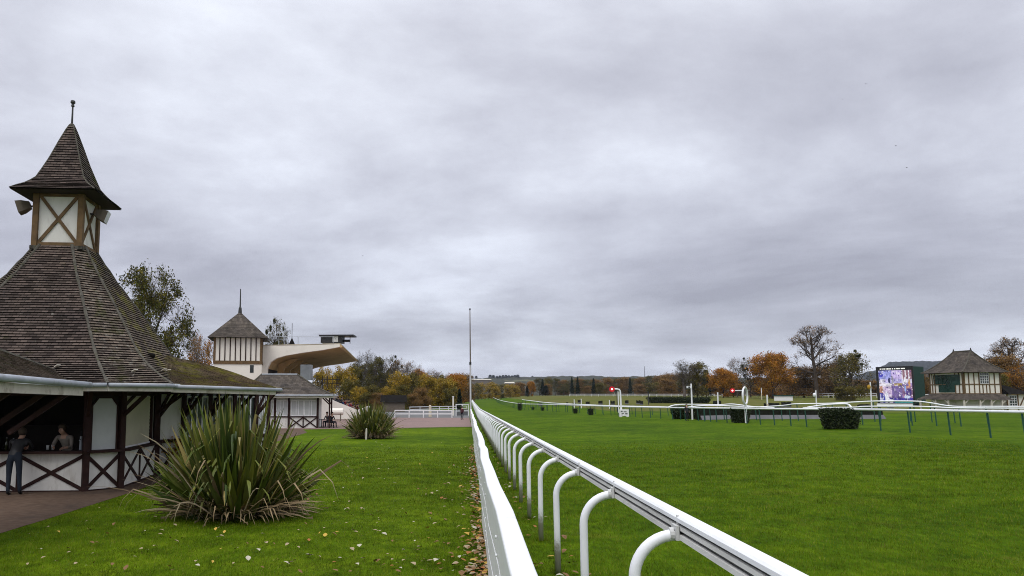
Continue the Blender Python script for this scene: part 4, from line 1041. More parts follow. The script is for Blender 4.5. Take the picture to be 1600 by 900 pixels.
for (px, py, wpx, ytop, dep, lab) in ((1311, 671, 49, 641, 1.4, 'large dark clipped bush under the inner rail, right of the brush obstacle'),
                            (1154.5, 661, 25, 639, 1.0, 'medium dark clipped bush under the rail below the ring shaped post'),
                            (921, 648.5, 9, 638, .8, 'small dark clipped bush by the inner rail, nearer of the pair left of the semaphore'),
                            (897, 646.3, 7.5, 638, .8, 'small dark clipped bush by the inner rail, farther of the pair left of the semaphore'),
                            (846, 641.8, 5, 636.5, .8, 'tiny dark clipped bush by the rail right of the dark box hedge'),
                            (831, 640.3, 4, 636, .8, 'tiniest dark clipped bush, farthest along the inner rail')):
    p = gp(px, py); d_ = depth(p); p = p + Vector((.25, .35, 0)); p.z = zg(p.x, p.y)
    clipped('clipped_bush', lab, p, wpx * d_ / FPX, dep, (py - ytop) * d_ / FPX, .14, yawv(p), n_=3600 if wpx > 10 else 300, cat='bush')
p = gp(1069, 655.5); d_ = depth(p); p.y += 2.0; p.x += 1; p.z = zg(p.x, p.y)
clipped('clipped_hedge', 'wide dark clipped hedge block behind the camera pole', p, 50 * d_ / FPX, 1.6, 18.5 * d_ / FPX, .05, yawv(p))
p = gat(1060, 170); clipped('clipped_hedge', 'long dark hedge across the dry infield behind the bow shaped rail', p, 100 * 170 / FPX, 2.5, 1.4, .02, yawv(p) * .6, n_=1800)
p = gat(812, 150); p.z = zg(p.x, p.y); clipped('clipped_hedge', 'dark box hedge at the bend of the inner rail, far left', p, .85, .9, 1.5, .05, 0, n_=500)
# low black hurdles on the dry infield
for i, (px, d_, w_) in enumerate(((957, 165, 6.5), (979, 165, 5.5), (997, 163, 6), (1002, 158, 5), (938, 170, 6.5), (918, 172, 6), (897, 168, 5), (886, 176, 3.5), (868, 180, 4), (1205, 130, 22), (1228, 140, 14), (1120, 150, 12), (1350, 120, 20), (1390, 135, 9), (905, 190, 5), (845, 190, 5))):
    p = gat(px, d_); t = thing('brush_hurdle', 'low dark brush hurdle standing on the dry infield grass', 'hurdle', p, yawv(p), 'low dark hurdles on the infield'); L = local(p, yawv(p))
    ww = w_ * d_ / FPX; hh = .85 if w_ < 9 else 1.0
    b = MB(); v = []
    for k in range(7):
        x = -ww / 2 + ww * k / 6; hj = hh * random.uniform(.9, 1.1); v += [L(x, -.3, .1), L(x, -.12, hj), L(x, .12, hj), L(x, .3, .1)]
    b.raw(v, [(k * 4 + i_, k * 4 + 4 + i_, k * 4 + 4 + (i_ + 1) % 4, k * 4 + (i_ + 1) % 4) for k in range(6) for i_ in range(4)] + [(0, 1, 2, 3), (27, 26, 25, 24)]); b.build('brush', 'brush', t)
    b = MB(); b.box(L(0, -.34, .14), (ww, .06, .25), yawv(p)); b.build('ground_board', 'board', t)
# steeplechase obstacle
q0, q1 = gat(1092, 73), gat(1377, 75); q0 = Vector(q0); q1 = Vector(q1)
t = thing('brush_obstacle', 'long dark brush obstacle with grey lower board across the jump course', 'obstacle', (q0 + q1) / 2); dv = (q1 - q0).normalized(); sd = Vector((dv.y, -dv.x, 0)).normalized()
b = MB(); n_ = 60; v = []
for k in range(n_ + 1):
    c = q0.lerp(q1, k / n_); c.z = zg(c.x, c.y); hj = 1.08 + random.uniform(-.06, .06)
    v += [c + sd * .1 + Vector((0, 0, .3)), c + sd * .02 + Vector((0, 0, hj)), c - sd * .7 + Vector((0, 0, hj)), c - sd * .9 + Vector((0, 0, .0))]
b.raw(v, [(k * 4 + i, k * 4 + 4 + i, k * 4 + 4 + (i + 1) % 4, k * 4 + (i + 1) % 4) for k in range(n_) for i in range(4)] + [(0, 1, 2, 3), (n_ * 4 + 3, n_ * 4 + 2, n_ * 4 + 1, n_ * 4)]); b.build('brush', 'brush', t)
b = MB(); v = []
for k in range(n_ + 1):
    c = q0.lerp(q1, k / n_); c.z = zg(c.x, c.y); v += [c + sd * .5 + Vector((0, 0, .02)), c + sd * .16 + Vector((0, 0, .42)), c + sd * .1 + Vector((0, 0, .02))]
b.raw(v, [(k * 3 + i, k * 3 + 3 + i, k * 3 + 3 + (i + 1) % 3, k * 3 + (i + 1) % 3) for k in range(n_) for i in range(3)]); b.build('guard_board', 'board', t)

# ------------------------------------------------------------------ poles and signals
def px_pole(name, label, px, pytop, pybase, wpx, m='white', cat='pole', cap=None):
    p = gp(px, pybase); d_ = depth(p); h_ = (pybase - pytop) * d_ / FPX; t = thing(name, label, cat, p); r_ = wpx * d_ / FPX / 2; L = local(p, 0)
    b = MB(); b.tube([L(0, 0, -.1), L(0, 0, h_)], [r_, r_ * .85], 8); b.build('shaft', m, t); return t, p, d_, h_, L
t, p, d_, h_, L = px_pole('camera_pole', 'white pole with small camera box, beside the dark hedge', 1082, 600, 656, 2.7)
b = MB(); b.box(L(-.28, -.1, h_ - .35), (.36, .25, .22)); b.build('camera_box', 'white', t)
b = MB(); b.ball(L(-.28, -.25, h_ - .36), .09); b.build('camera_lens', 'black', t)
# ring shaped finish post
p = gp(1166, 661); d_ = depth(p); s_ = d_ / FPX; t = thing('ring_post', 'white finish post topped by an upright ring with red disc on its arm', 'finish post', p); L = local(p, 0)
yw = math.radians(-22) + 0; Rg = 13.2 * s_; cz = (661 - 619) * s_
b = MB(); b.tube([L(0, 0, -.1), L(0, 0, cz - Rg + .1)], .10, 8); b.build('shaft', 'white', t)
b = MB(); ax_ = Vector((math.cos(.97), math.sin(.97), 0))
ringp = [L(*(ax_ * (Rg * math.cos(a_)) + Vector((0, 0, cz + Rg * math.sin(a_))))) for a_ in np.linspace(0, 2 * PI, 33)]
b.tube(ringp, .075, 8, cap=False); b.build('ring', 'white', t, smooth=True)
b = MB(); b.tube([L(0, 0, (661 - 636) * s_), L(-.5 * s_ * 10, 0, (661 - 636) * s_)], .05, 6); b.build('brace', 'white', t)
arm0, dc = L(-3.5 * s_, 0, (661 - 611) * s_), L(-20 * s_, -.2, (661 - 611) * s_)
b = MB(); b.tube([arm0, dc], .05, 6); b.build('arm', 'white', t)
def disc(c, r_, t):
    v_ = (Vector((0, 0, CAMZ)) - c); v_.z = 0; v_.normalize()
    b = MB(); b.tube([c, c + v_ * .06], r_, 20); o = b.build('red_disc', 'red', t)
    b = MB(); b.tube([c + v_ * .06, c + v_ * .09], r_ * .34, 12); b.build('lamp', 'redlamp', o)
disc(dc, 3.6 * s_, t)
# semaphore
p = gp(975, 651.5); d_ = depth(p); s_ = d_ / FPX; t = thing('semaphore_post', 'white bent arm signal post with red disc above a white box board', 'signal', p); L = local(p, 0)
Y = lambda y: (651.5 - y) * s_; X = lambda x: (x - 975) * s_
b = MB(); b.tube([L(X(971.5), .2, Y(645)), L(X(970.8), .2, Y(612)), L(X(969.5), .2, Y(609.5)), L(X(966), .2, Y(608.6)), L(X(959), .2, Y(608.3))], .105, 8); b.tube([L(X(968), .3, Y(645)), L(X(967.7), .3, Y(612))], .07, 6); b.build('bent_arm', 'white', t)
disc(L(X(958), .1, Y(608.6)), 4.3 * s_, t)
b = MB(); b.box(L(0, 0, Y(645)), (14 * s_, .5, 10 * s_), .05); bd = b.build('box_board', 'white', t)
b = MB()
for x, z, w_, h2 in ((-4, 643, 3, 2.2), (1.2, 643.4, 4.5, 1.2), (-2.5, 646.2, 3.5, 1.4), (3, 646.4, 3.6, 1.5), (-3.5, 648.3, 2, .8)): b.box(L(x * s_, -.262, Y(z)), (w_ * s_, .02, h2 * s_), .05)
b.build('faded_markings', 'board', bd)
for x in (-5, 5):
    b = MB(); b.box(L(x * s_, 0, Y(650.4)), (.3, .5, .25)); b.build('foot', 'white', t)
for (px, y0, y1, w_, lab, m2, d_) in ((1121.5, 613, 637, 2.2, 'short white marker post with yellowish foot, behind the bow shaped rail', 'cream', 78), (1198.5, 617, 636, 2.2, 'pale cream marker post in front of the large orange tree', 'cream', 100),
                                (1275, 610, 636, 2.0, 'white marker post with small lamp, in front of the brown beech', 'white', 80), (1361, 597, 634, 2.0, 'white pole with yellow lamp left of the big screen', 'white', 75), (1013, 612, 628, 1.4, 'thin dark infield pole right of the semaphore', 'iron', 160), (964, 611, 634, 1.2, 'thin dark pole left of the semaphore arm', 'iron', 120), (897, 624, 631, 1.4, 'short white marker post at the left end of the dry infield', 'white', 150), (908, 623, 632, 1.4, 'short white marker post beside the black hurdles on the left', 'white', 150), (952, 625, 632, 1.5, 'short white marker post left of the semaphore foot', 'white', 140), (1190, 606, 622, 1.2, 'thin cream stake under the mistletoe tree', 'cream', 200)):
    p = gat(px, d_); s_ = d_ / FPX; t = thing('marker_post', lab, 'post', p); L = local(p, 0); zt_ = CAMZ + (HOR - y0) * s_ - p.z
    b = MB(); b.tube([L(0, 0, -.05), L(0, 0, zt_)], w_ * s_ / 2, 7); b.build('shaft', m2 if m2 != 'cream' else 'white', t)
    if m2 == 'cream': b = MB(); b.tube([L(0, 0, -.02), L(0, 0, zt_ * .55)], w_ * s_ / 2 * 1.25, 7); b.build('coloured_sleeve', 'cream', t)
    if 'lamp' in lab: b = MB(); b.ball(L(-.18, -.05, zt_ - .5), .22, 8, 6, (.8, .8, 1.1)); b.build('lamp_head', 'yellowleaf' if 'yellow' in lab else 'white', t)

# ------------------------------------------------------------------ big screen
sp = gat(1400, 150); sz_ = 150 / FPX; yw = yawv(sp) - math.radians(26)
t = thing('big_screen', 'big lit video screen with dark green side on the infield', 'screen', sp, yw); L = local(sp, yw)
W_, D_ = 6.9, 4.2; z0_, z1_ = CAMZ + (HOR - 630) * sz_ - sp.z, CAMZ + (HOR - 573.5) * sz_ - sp.z
b = MB(); b.box(L(0, D_ / 2, (z0_ + z1_) / 2), (W_, D_, z1_ - z0_), yw); b.build('cabinet', 'dgreen', t)
b = MB(); b.box(L(0, -.06, (z0_ + z1_) / 2), (W_ + .1, .16, z1_ - z0_ + .15), yw); fr = b.build('frame', 'black', t)
for x in (-2.2, 2.2):
    b = MB(); b.box(L(x, D_ / 2, z0_ / 2), (.4, D_ * .8, z0_), yw); b.build('leg', 'dgreen', t)
b = MB(); NX, NY = 60, 62; sw, sh_ = W_ - .7, z1_ - z0_ - .85; sx0, sz0 = -sw / 2 + .1, z0_ + .15
cols = []
def pic(u, v):
    """the broadcast picture: pale lilac hall, people left and right, ochre panel, violet block"""
    c = (.42, .38, .75)
    if v > .72:
        c = (.62, .50, .88) if u > .38 else (.34, .36, .80)
        if u > .70: c = (.30, .15, .20)
        if .70 < u < .98 and (int(u * 30) % 3 == 0): c = (.85, .80, .95)
    elif v > .60: c = (.50, .45, .85) if .2 < u < .7 else (.75, .72, .9)
    elif v > .52: c = (.30, .30, .34) if u < .4 else ((.42, .30, .10) if .46 < u < .70 else (.34, .24, .5))
    elif v > .14:
        c = (.62, .48, .70) if u < .38 else ((.20, .14, .36) if u < .70 else (.30, .16, .30))
        if u < .12: c = (.60, .30, .20) if v > .3 else (.10, .10, .40)
    else: c = (.06, .04, .30) if u > .3 else (.65, .65, .85)
    for (cx, cy, rx, ry, cc) in ((.07, .86, .06, .07, (.05, .05, .45)), (.32, .68, .035, .10, (.03, .03, .12)), (.42, .70, .03, .13, (.35, .33, .40)), (.06, .55, .05, .05, (.55, .3, .25)), (.86, .46, .06, .06, (.55, .25, .2)), (.88, .32, .09, .12, (.10, .06, .25)), (.84, .17, .09, .05, (.55, .65, .95)), (.79, .44, .02, .14, (.30, .45, .9)), (.21, .18, .06, .15, (.85, .85, .98)), (.13, .10, .03, .14, (.05, .06, .5)), (.20, .55, .2, .05, (.85, .8, .92)), (.92, .60, .03, .12, (.6, .3, .1)), (.8, .67, .04, .12, (.9, .85, .95)), (.35, .05, .08, .05, (.8, .8, .95))):
        if ((u - cx) / rx) ** 2 + ((v - cy) / ry) ** 2 < 1: c = cc
    nz = mnoise.noise((u * 9, v * 9, 2)); nz2 = mnoise.noise((u * 22, v * 16, 5))
    c = tuple(max(0, x * (1 + .55 * nz) + .10 * nz2) for x in c)
    if nz2 > .42: c = (.85, .82, .95)
    if nz2 < -.45: c = (.06, .05, .22)
    if v < .04: c = (.05, .40, .42) if u > .45 else c
    j = random.uniform(.68, 1.25); return tuple(min(1, x * j) for x in c)
for j in range(NY):
    for i in range(NX):
        x0, x1 = sx0 + sw * i / NX, sx0 + sw * (i + 1) / NX; a_, c_ = sz0 + sh_ * j / NY, sz0 + sh_ * (j + 1) / NY
        b.quad([L(x0, -.16, a_), L(x1, -.16, a_), L(x1, -.16, c_), L(x0, -.16, c_)]); cols.append(pic((i + .5) / NX, (j + .5) / NY))
m = bpy.data.materials.new('screen picture'); m.use_nodes = True; nt = m.node_tree; bs = nt.nodes['Principled BSDF']
at_ = nd(nt, 'ShaderNodeVertexColor', layer_name='pic'); bs.inputs['Base Color'].default_value = (.01, .01, .01, 1); nt.links.new(at_.outputs['Color'], bs.inputs['Emission Color']); bs.inputs['Emission Strength'].default_value = .65
o = b.build('display', m, t); ca = o.data.color_attributes.new('pic', 'FLOAT_COLOR', 'CORNER')
ca.data.foreach_set('color', [x for c in cols for _ in range(4) for x in (*c, 1)])
M['caption'] = emat('caption light', (.75, .75, .7), .7)
b = MB(); rnd = random.Random(3); x = -sw / 2 + .4
while x < sw / 2 - 1.0:
    w_ = rnd.uniform(.12, .34); b.box(L(x + w_ / 2, -.15, z1_ - .38), (w_, .02, .22), yw); x += w_ + rnd.choice((.06, .06, .2))
b.build('caption_strip', 'caption', fr)
# white board below the screen
p = gat(1397, 66); t = thing('trestle_board', 'low white board on legs below the big screen, behind the rails', 'board', p, yawv(p)); L = local(p, yawv(p)); s_ = 66 / FPX
zb_ = lambda y: CAMZ + (HOR - y) * s_ - p.z
b = MB(); b.box(L(0, 0, (zb_(630.5) + zb_(636)) / 2), (47 * s_, .12, zb_(630.5) - zb_(636)), yawv(p)); b.build('panel', 'white', t)
for x in (-1.1, 1.1):
    b = MB(); b.box(L(x, .1, zb_(636) / 2), (.08, .08, zb_(636)), yawv(p)); b.build('leg', 'green', t)

# ------------------------------------------------------------------ right hand half timbered pavilion
D0 = 112; s_ = D0 / FPX; bc = gat(1507, D0); va = yawv(bc)
RB_ = va + math.radians(45)           # local -y and -x... corner towards the camera at local (0,0)
def BL(x, y, z): # x runs right/back, y runs left/back
    a1 = va + math.radians(42); a2 = va + math.radians(133); x *= .86; y *= .84
    return Vector((bc.x + math.cos(a1) * x + math.cos(a2) * y, bc.y + math.sin(a1) * x + math.sin(a2) * y, z))
Z = lambda y: CAMZ + (HOR - y) * s_
WX_, WY_ = 7.1, 7.6
t = thing('judges_pavilion', 'two storey half timbered pavilion with hipped roof and green glazed window on the right', 'pavilion', (bc.x, bc.y, bc.z))
ze, zw = Z(581), Z(616)
b = MB(); v = [BL(x, y, z) for z in (bc.z, ze) for x, y in ((0, 0), (WX_, 0), (WX_, WY_), (0, WY_))]
b.raw(v, [(0, 3, 2, 1), (4, 5, 6, 7)] + [(i, (i + 1) % 4, 4 + (i + 1) % 4, 4 + i) for i in range(4)]); b.build('wall', 'creamwall', t)
nx = BL(0, -1, 0) - BL(0, 0, 0); ny = BL(-1, 0, 0) - BL(0, 0, 0)      # right wall faces nx, left wall faces ny
R_ = lambda u, z, o=0: BL(u, 0, z) + nx * o; Lf_ = lambda u, z, o=0: BL(0, u, z) + ny * o
for fn_, W__, nr, us in ((R_, WX_, nx, (0.12, 1.0, 2.0, 2.95, 4.9, 5.9, 6.98)), (Lf_, WY_, ny, (0.12, .9, 1.75, 6.3, 6.9, 7.48))):
    for u in us:
        ed = u < .2 or u > W__ - .2
        b = MB(); b.bar(fn_(u, zw, .03), fn_(u, ze, .03), .26 if ed else .15, .08, nr); b.build('timber_stud', 'oak', t)
    for z in (ze - .1, Z(600.5), zw + .08):
        b = MB(); b.bar(fn_(0, z, .035), fn_(W__, z, .035), .15, .08, nr); b.build('timber_rail', 'oak', t)
for u in (3.6, 4.3):
    b = MB(); b.bar(R_(u, zw, .03), R_(u, Z(600.5), .03), .14, .07, nx); b.build('timber_stud', 'oak', t)
def window(fn_, u0, u1, za_, zb2, nr, nxp, nzp, par, glass='glass', frame='white'):
    b = MB(); b.bar(fn_((u0 + u1) / 2, za_, .05), fn_((u0 + u1) / 2, zb2, .05), (u1 - u0) * .85, .06, nr); w_ = b.build('window', glass, par); b = MB()
    for k in range(nxp + 1): u = u0 + (u1 - u0) * k / nxp; b.bar(fn_(u, za_, .085), fn_(u, zb2, .085), .06, .05, nr)
    for k in range(nzp + 1): z = za_ + (zb2 - za_) * k / nzp; b.bar(fn_(u0, z, .088), fn_(u1, z, .088), .06, .05, nr)
    b.build('frame', frame, w_)
window(R_, 3.1, 4.75, Z(599.5), Z(582.5), nx, 4, 4, t)
M['greenglass'] = mat('green tinted glass', (.01, .03, .026), (.03, .075, .065), .8, .1, .6)
window(Lf_, .7, 6.5, Z(601), Z(585.5), ny, 6, 2, t, 'greenglass', 'dgreen')
window(Lf_, 1.85, 5.4, Z(612.5), Z(601.3), ny, 4, 2, t, 'greenglass', 'dgreen')
za_ = Z(547); oe = .9
ec = [(-oe, -oe), (WX_ + oe, -oe), (WX_ + oe, WY_ + oe), (-oe, WY_ + oe)]; r0, r1 = (WX_ / 2, WY_ / 2 - 1.9), (WX_ / 2, WY_ / 2 + 1.9)
for a0, a1, c0, c1 in ((ec[0], ec[1], r0, r0), (ec[1], ec[2], r0, r1), (ec[2], ec[3], r1, r1), (ec[3], ec[0], r1, r0)):
    fn = lambda u, v, a0=a0, a1=a1, c0=c0, c1=c1: BL(*(Vector(a0).lerp(Vector(a1), u)).lerp(Vector(c0).lerp(Vector(c1), u), v), ze - .1 + (za_ - ze + .1) * v - .35 * math.sin(PI * v))
    b = MB(); b.patch(fn, 30, 4, .02); b.build('roof_slope', 'tilegrey', t)
for e, r_ in ((ec[0], r0), (ec[1], r0), (ec[3], r1)):
    b = MB(); b.tube([BL(*Vector(e).lerp(Vector(r_), v), ze - .1 + (za_ - ze + .1) * v - .35 * math.sin(PI * v) + .04) for v in np.linspace(0, 1, 9)], .09, 6); b.build('hip_ridge', 'ridge', t)
b = MB(); b.tube([BL(*r0, za_), BL(*r1, za_)], .12, 6); b.build('ridge', 'ridge', t)
for r_ in (r0, r1):
    b = MB(); b.tube([BL(*r_, za_), BL(*r_, za_ + .45)], [.16, .05], 6); b.build('ridge_knob', 'iron', t)
b = MB(); b.quad([BL(*e, ze - .12) for e in ec][::-1]); b.build('soffit', 'soffit', t)
# skirt roof over the porch
ko = 1.7; k0 = [(-.05, -.05), (WX_ + .05, -.05), (WX_ + .05, WY_ + .05), (-.05, WY_ + .05)]; k1 = [(-ko, -ko), (WX_ + .6, -ko), (WX_ + .6, WY_ + ko), (-ko, WY_ + ko)]
for i in (0, 3):
    a0, a1, c0, c1 = k1[i], k1[(i + 1) % 4], k0[i], k0[(i + 1) % 4]
    fn = lambda u, v, a0=a0, a1=a1, c0=c0, c1=c1: BL(*(Vector(a0).lerp(Vector(a1), u)).lerp(Vector(c0).lerp(Vector(c1), u), v), Z(624.5) + (zw + .05 - Z(624.5)) * v)
    b = MB(); b.patch(fn, 9, 4, .02); b.build('skirt_roof', 'tilegrey', t)
for x, y in ((-1.5, -1.5), (1.5, -1.5), (3.6, -1.5), (5.6, -1.5), (-1.5, 1.8), (-1.5, 4.6), (-1.5, 8.2)):
    b = MB(); b.bar(BL(x, y, zg(bc.x, bc.y)), BL(x, y, Z(624.6)), .2, .2, nx); b.bar(BL(x, y, Z(631)), BL(x + (.8 if y == -1.5 else 0), y + (.8 if y != -1.5 else 0), Z(625)), .14, .1, nx); b.build('porch_post', 'fascia', t)
# annex to the right
t2 = thing('small_annex', 'small timbered annex with sloping grey roof beside the right hand pavilion', 'annex', BL(WX_ + 2.0, .6, bc.z))
AX0, AX1 = WX_ + .65, WX_ + 4.6
b = MB(); v = [BL(x, y, z) for z in (bc.z, Z(616.5)) for x, y in ((AX0, -.2), (AX1, -.2), (AX1, 4), (AX0, 4))]; b.raw(v, [(0, 3, 2, 1), (4, 5, 6, 7)] + [(i, (i + 1) % 4, 4 + (i + 1) % 4, 4 + i) for i in range(4)]); b.build('wall', 'creamwall', t2)
b = MB(); v = [BL(AX0, -.9, Z(616)), BL(AX1 + .8, -.9, Z(615.5)), BL(AX1 + .8, 4, Z(615.5)), BL(AX0, 4, Z(616)), BL(AX0, 1.8, Z(598))]; b.raw(v, [(0, 1, 4), (1, 2, 4), (2, 3, 4), (3, 0, 4), (3, 2, 1, 0)]); b.build('roof', 'tilegrey', t2)
A_ = lambda u, z, o=0: BL(u, -.2, z) + nx * o
window(A_, AX0 + .5, AX0 + 1.9, Z(634), Z(618.5), nx, 3, 4, t2)
for u in (AX0 + .1, AX0 + 2.15, AX1 - .1):
    b = MB(); b.bar(A_(u, bc.z, .03), A_(u, Z(616.5), .03), .2, .08, nx); b.build('timber_stud', 'oak', t2)
b = MB(); b.bar(A_(AX0 + 2.4, Z(636), .03), A_(AX1 - .4, Z(618), .03), .17, .07, nx); b.build('timber_brace', 'oak', t2)
# small white shed among the trees
p = gat(1224, 190); t = thing('white_shed', 'long low white shed with dark roof among the infield trees', 'shed', p, yawv(p)); L = local(p, yawv(p)); s_ = 190 / FPX
b = MB(); zt_ = CAMZ + (HOR - 618.5) * s_ - p.z; b.box(L(0, 0, zt_ / 2), (26 * s_, 2, zt_), yawv(p)); b.build('wall', 'white', t)
b = MB(); b.box(L(0, 0, CAMZ + (HOR - 618) * s_ - p.z), (29 * s_, 2.4, .25), yawv(p)); b.build('roof', 'dgreen', t)
# jeep-like parked van silhouettes are too small to tell; one pale van by the pavilion
# ================================================================== PEOPLE
def person(label, pos, rz, J, clothes, name='person', hat=None, scale=1.0, group=None, fine=True):
    """J: joints in local metres (x right, y forward-away, z up; the figure faces -y). One continuous skinned body."""
    t = thing(name, label, 'person', pos, rz, group)
    verts = []; rad = []; edges = []; part = []
    def add(p, r, par, k):
        verts.append(Vector(p) * scale); rad.append(r * scale); part.append(k)
        if par is not None: edges.append((par, len(verts) - 1))
        return len(verts) - 1
    g = J.get
    pel = add(g('pelvis'), .125, None, 'leg')
    sp1 = add(Vector(g('pelvis')).lerp(Vector(g('chest')), .45), .115, pel, 'top')
    ch = add(g('chest'), .125, sp1, 'top')
    nk = add(g('neck'), .058, ch, 'skin')
    hd = Vector(g('head'))
    jw = add(hd + Vector((0, -.015, -.06)), .078, nk, 'skin'); cr = add(hd + Vector((0, .01, .055)), .092, jw, 'skin')
    for s_, S_ in ((-1, 'l'), (1, 'r')):
        sh = add(g('sh' + S_), .066, ch, 'top'); el = add(g('el' + S_), .046, sh, 'top'); wr = add(g('wr' + S_), .032, el, 'skin')
        w = Vector(g('wr' + S_)); f = (w - Vector(g('el' + S_))).normalized(); sd = f.cross(Vector((0, 1, .3))).normalized()
        pm = add(w + f * .055, .030, wr, 'skin')
        if fine:
            for k, L_ in ((-1.5, .058), (-.5, .072), (.5, .068), (1.5, .052)):
                a_ = add(w + f * .10 + sd * (k * .018), .010, pm, 'skin'); b2 = add(w + f * (.10 + L_ * .6) + sd * (k * .020) + Vector((0, -.012, -.008)), .009, a_, 'skin'); add(w + f * (.10 + L_) + sd * (k * .020) + Vector((0, -.03, -.02)), .008, b2, 'skin')
            a_ = add(w + f * .05 + sd * (.045 * -s_), .012, pm, 'skin'); add(w + f * .085 + sd * (.06 * -s_) + Vector((0, -.02, 0)), .010, a_, 'skin')
        hp_ = add(g('hip' + S_), .098, pel, 'leg'); kn = add(g('kn' + S_), .066, hp_, 'leg'); an = add(g('an' + S_), .046, kn, 'leg')
        hl = add(Vector(g('an' + S_)) + Vector((0, -.02, -.055)), .042, an, 'shoe'); add(Vector(g('an' + S_)) + Vector((0, -.16, -.065)), .036, hl, 'shoe')
    me = bpy.data.meshes.new('body'); me.from_pydata(verts, edges, [])
    o = bpy.data.objects.new('body', me); COL.objects.link(o)
    sk = o.modifiers.new('s', 'SKIN'); sub = o.modifiers.new('u', 'SUBSURF'); sub.levels = sub.render_levels = 1
    for i, r in enumerate(rad): me.skin_vertices[0].data[i].radius = (r, r)
    me.skin_vertices[0].data[0].use_root = True
    dg = bpy.context.evaluated_depsgraph_get(); dg.update(); ev = bpy.data.meshes.new_from_object(o.evaluated_get(dg)); o.modifiers.clear(); o.data = ev
    ev.materials.clear()
    keys = ['leg', 'top', 'skin', 'shoe']
    for k in keys: ev.materials.append(M[{'leg': clothes[0], 'top': clothes[1], 'skin': 'skin', 'shoe': 'black'}[k]])
    segs = [(verts[a_], verts[b2], part[b2] if part[b2] != 'top' or part[a_] != 'leg' else 'top') for a_, b2 in edges]
    for f in ev.polygons:
        c = f.center; bd, bk = 1e9, 'top'
        for p0, p1, k in segs:
            ab = p1 - p0; tt = max(0, min(1, (c - p0).dot(ab) / max(ab.length_squared, 1e-9))); d_ = (c - (p0 + ab * tt)).length
            kk_ = k
            if k == 'skin' and tt < .75 and p0 in (Vector(g('ell')) * scale, Vector(g('elr')) * scale): kk_ = 'top'
            if d_ < bd: bd, bk = d_, kk_
        f.material_index = keys.index(bk); f.use_smooth = True
    o.parent = t
    H = hd * scale
    b = MB(); b.ball(H + Vector((0, .022, .045)) * scale, .112 * scale, 12, 8, (.92, 1.02, .98)); hm = b.build('hair' if not hat else 'hat', 'hair' if not hat else hat, t, rel=False, smooth=True)
    for v in hm.data.vertices:      # open the front so that the face shows
        if v.co.y < H.y - .03 * scale and v.co.z < H.z + .07 * scale: v.co.y = H.y - .03 * scale
    if fine:
        for s_ in (-1, 1):
            b = MB(); b.ball(H + Vector((s_ * .032, -.092, -.005)) * scale, .012 * scale, 6, 5); b.build('eye', 'eye', t, rel=False)
    b = MB(); b.ball(H + Vector((0, -.105, -.03)) * scale, .016 * scale, 6, 5, (.8, 1, 1.4)); b.build('nose', 'skin', t, rel=False, smooth=True)
    return t
STAND = dict(pelvis=(0, 0, .93), chest=(0, .01, 1.28), neck=(0, .01, 1.48), head=(0, -.01, 1.62), shl=(-.19, .01, 1.39), shr=(.19, .01, 1.39), ell=(-.26, .03, 1.12), elr=(.26, .03, 1.12), wrl=(-.25, -.08, .90), wrr=(.25, -.08, .90), hipl=(-.10, 0, .88), hipr=(.10, 0, .88), knl=(-.11, -.02, .48), knr=(.12, -.01, .48), anl=(-.12, .02, .09), anr=(.13, .02, .09))
SIT = dict(pelvis=(0, 0, .50), chest=(0, -.05, .86), neck=(0, -.07, 1.06), head=(0, -.12, 1.20), shl=(-.19, -.06, .97), shr=(.19, -.06, .97), ell=(-.25, -.14, .72), elr=(.25, -.14, .72), wrl=(-.15, -.36, .64), wrr=(.15, -.36, .64), hipl=(-.10, -.02, .48), hipr=(.10, -.02, .48), knl=(-.14, -.45, .50), knr=(.14, -.45, .50), anl=(-.14, -.42, .09), anr=(.15, -.48, .09))
# customer leaning on the counter (seen from behind), barman inside leaning over it
LEAN = dict(STAND); LEAN.update(pelvis=(0, .02, .92), chest=(0, -.28, 1.18), neck=(0, -.42, 1.32), head=(0, -.52, 1.42), shl=(-.19, -.34, 1.26), shr=(.19, -.34, 1.26), ell=(-.26, -.46, 1.05), elr=(.24, -.46, 1.05), wrl=(-.10, -.66, 1.05), wrr=(.08, -.66, 1.05), knl=(-.12, .0, .48), anl=(-.16, .03, .09), knr=(.10, .02, .48), anr=(.08, .10, .09))
cpos = K(.16, -WR - .62, 0); cpos.z = zg(cpos.x, cpos.y) + .012
# facing the kiosk: figure faces -y locally, so turn it round
person('customer in dark clothes leaning on the kiosk counter, seen from behind', cpos, KR + PI + .12, LEAN, ('jean', 'black'))
BAR = dict(STAND); BAR.update(chest=(0, -.16, 1.22), neck=(.0, -.24, 1.40), head=(.0, -.33, 1.50), shl=(-.20, -.20, 1.32), shr=(.20, -.20, 1.32), ell=(-.27, -.30, 1.06), elr=(.27, -.30, 1.06), wrl=(-.14, -.44, 1.06), wrr=(.22, -.42, 1.05))
bpos = K(.92, -WR + .72, .03); person('barman in pale shirt bending over the counter inside the kiosk', bpos, KR - .25, BAR, ('navy', 'shirt'))
p = gp(722, 656); p.z = zg(p.x, p.y) + .012
person('person in maroon coat standing at the far end of the board fence', p, 2.6, STAND, ('navy', 'maroon'), fine=False)
p = gp(1073.5, 657.5); p.z = zg(p.x, p.y)
person('person in dark clothes and grey cap standing by the camera pole', p, .4, STAND, ('navy', 'black'), hat='greycloth', fine=False, scale=.92)
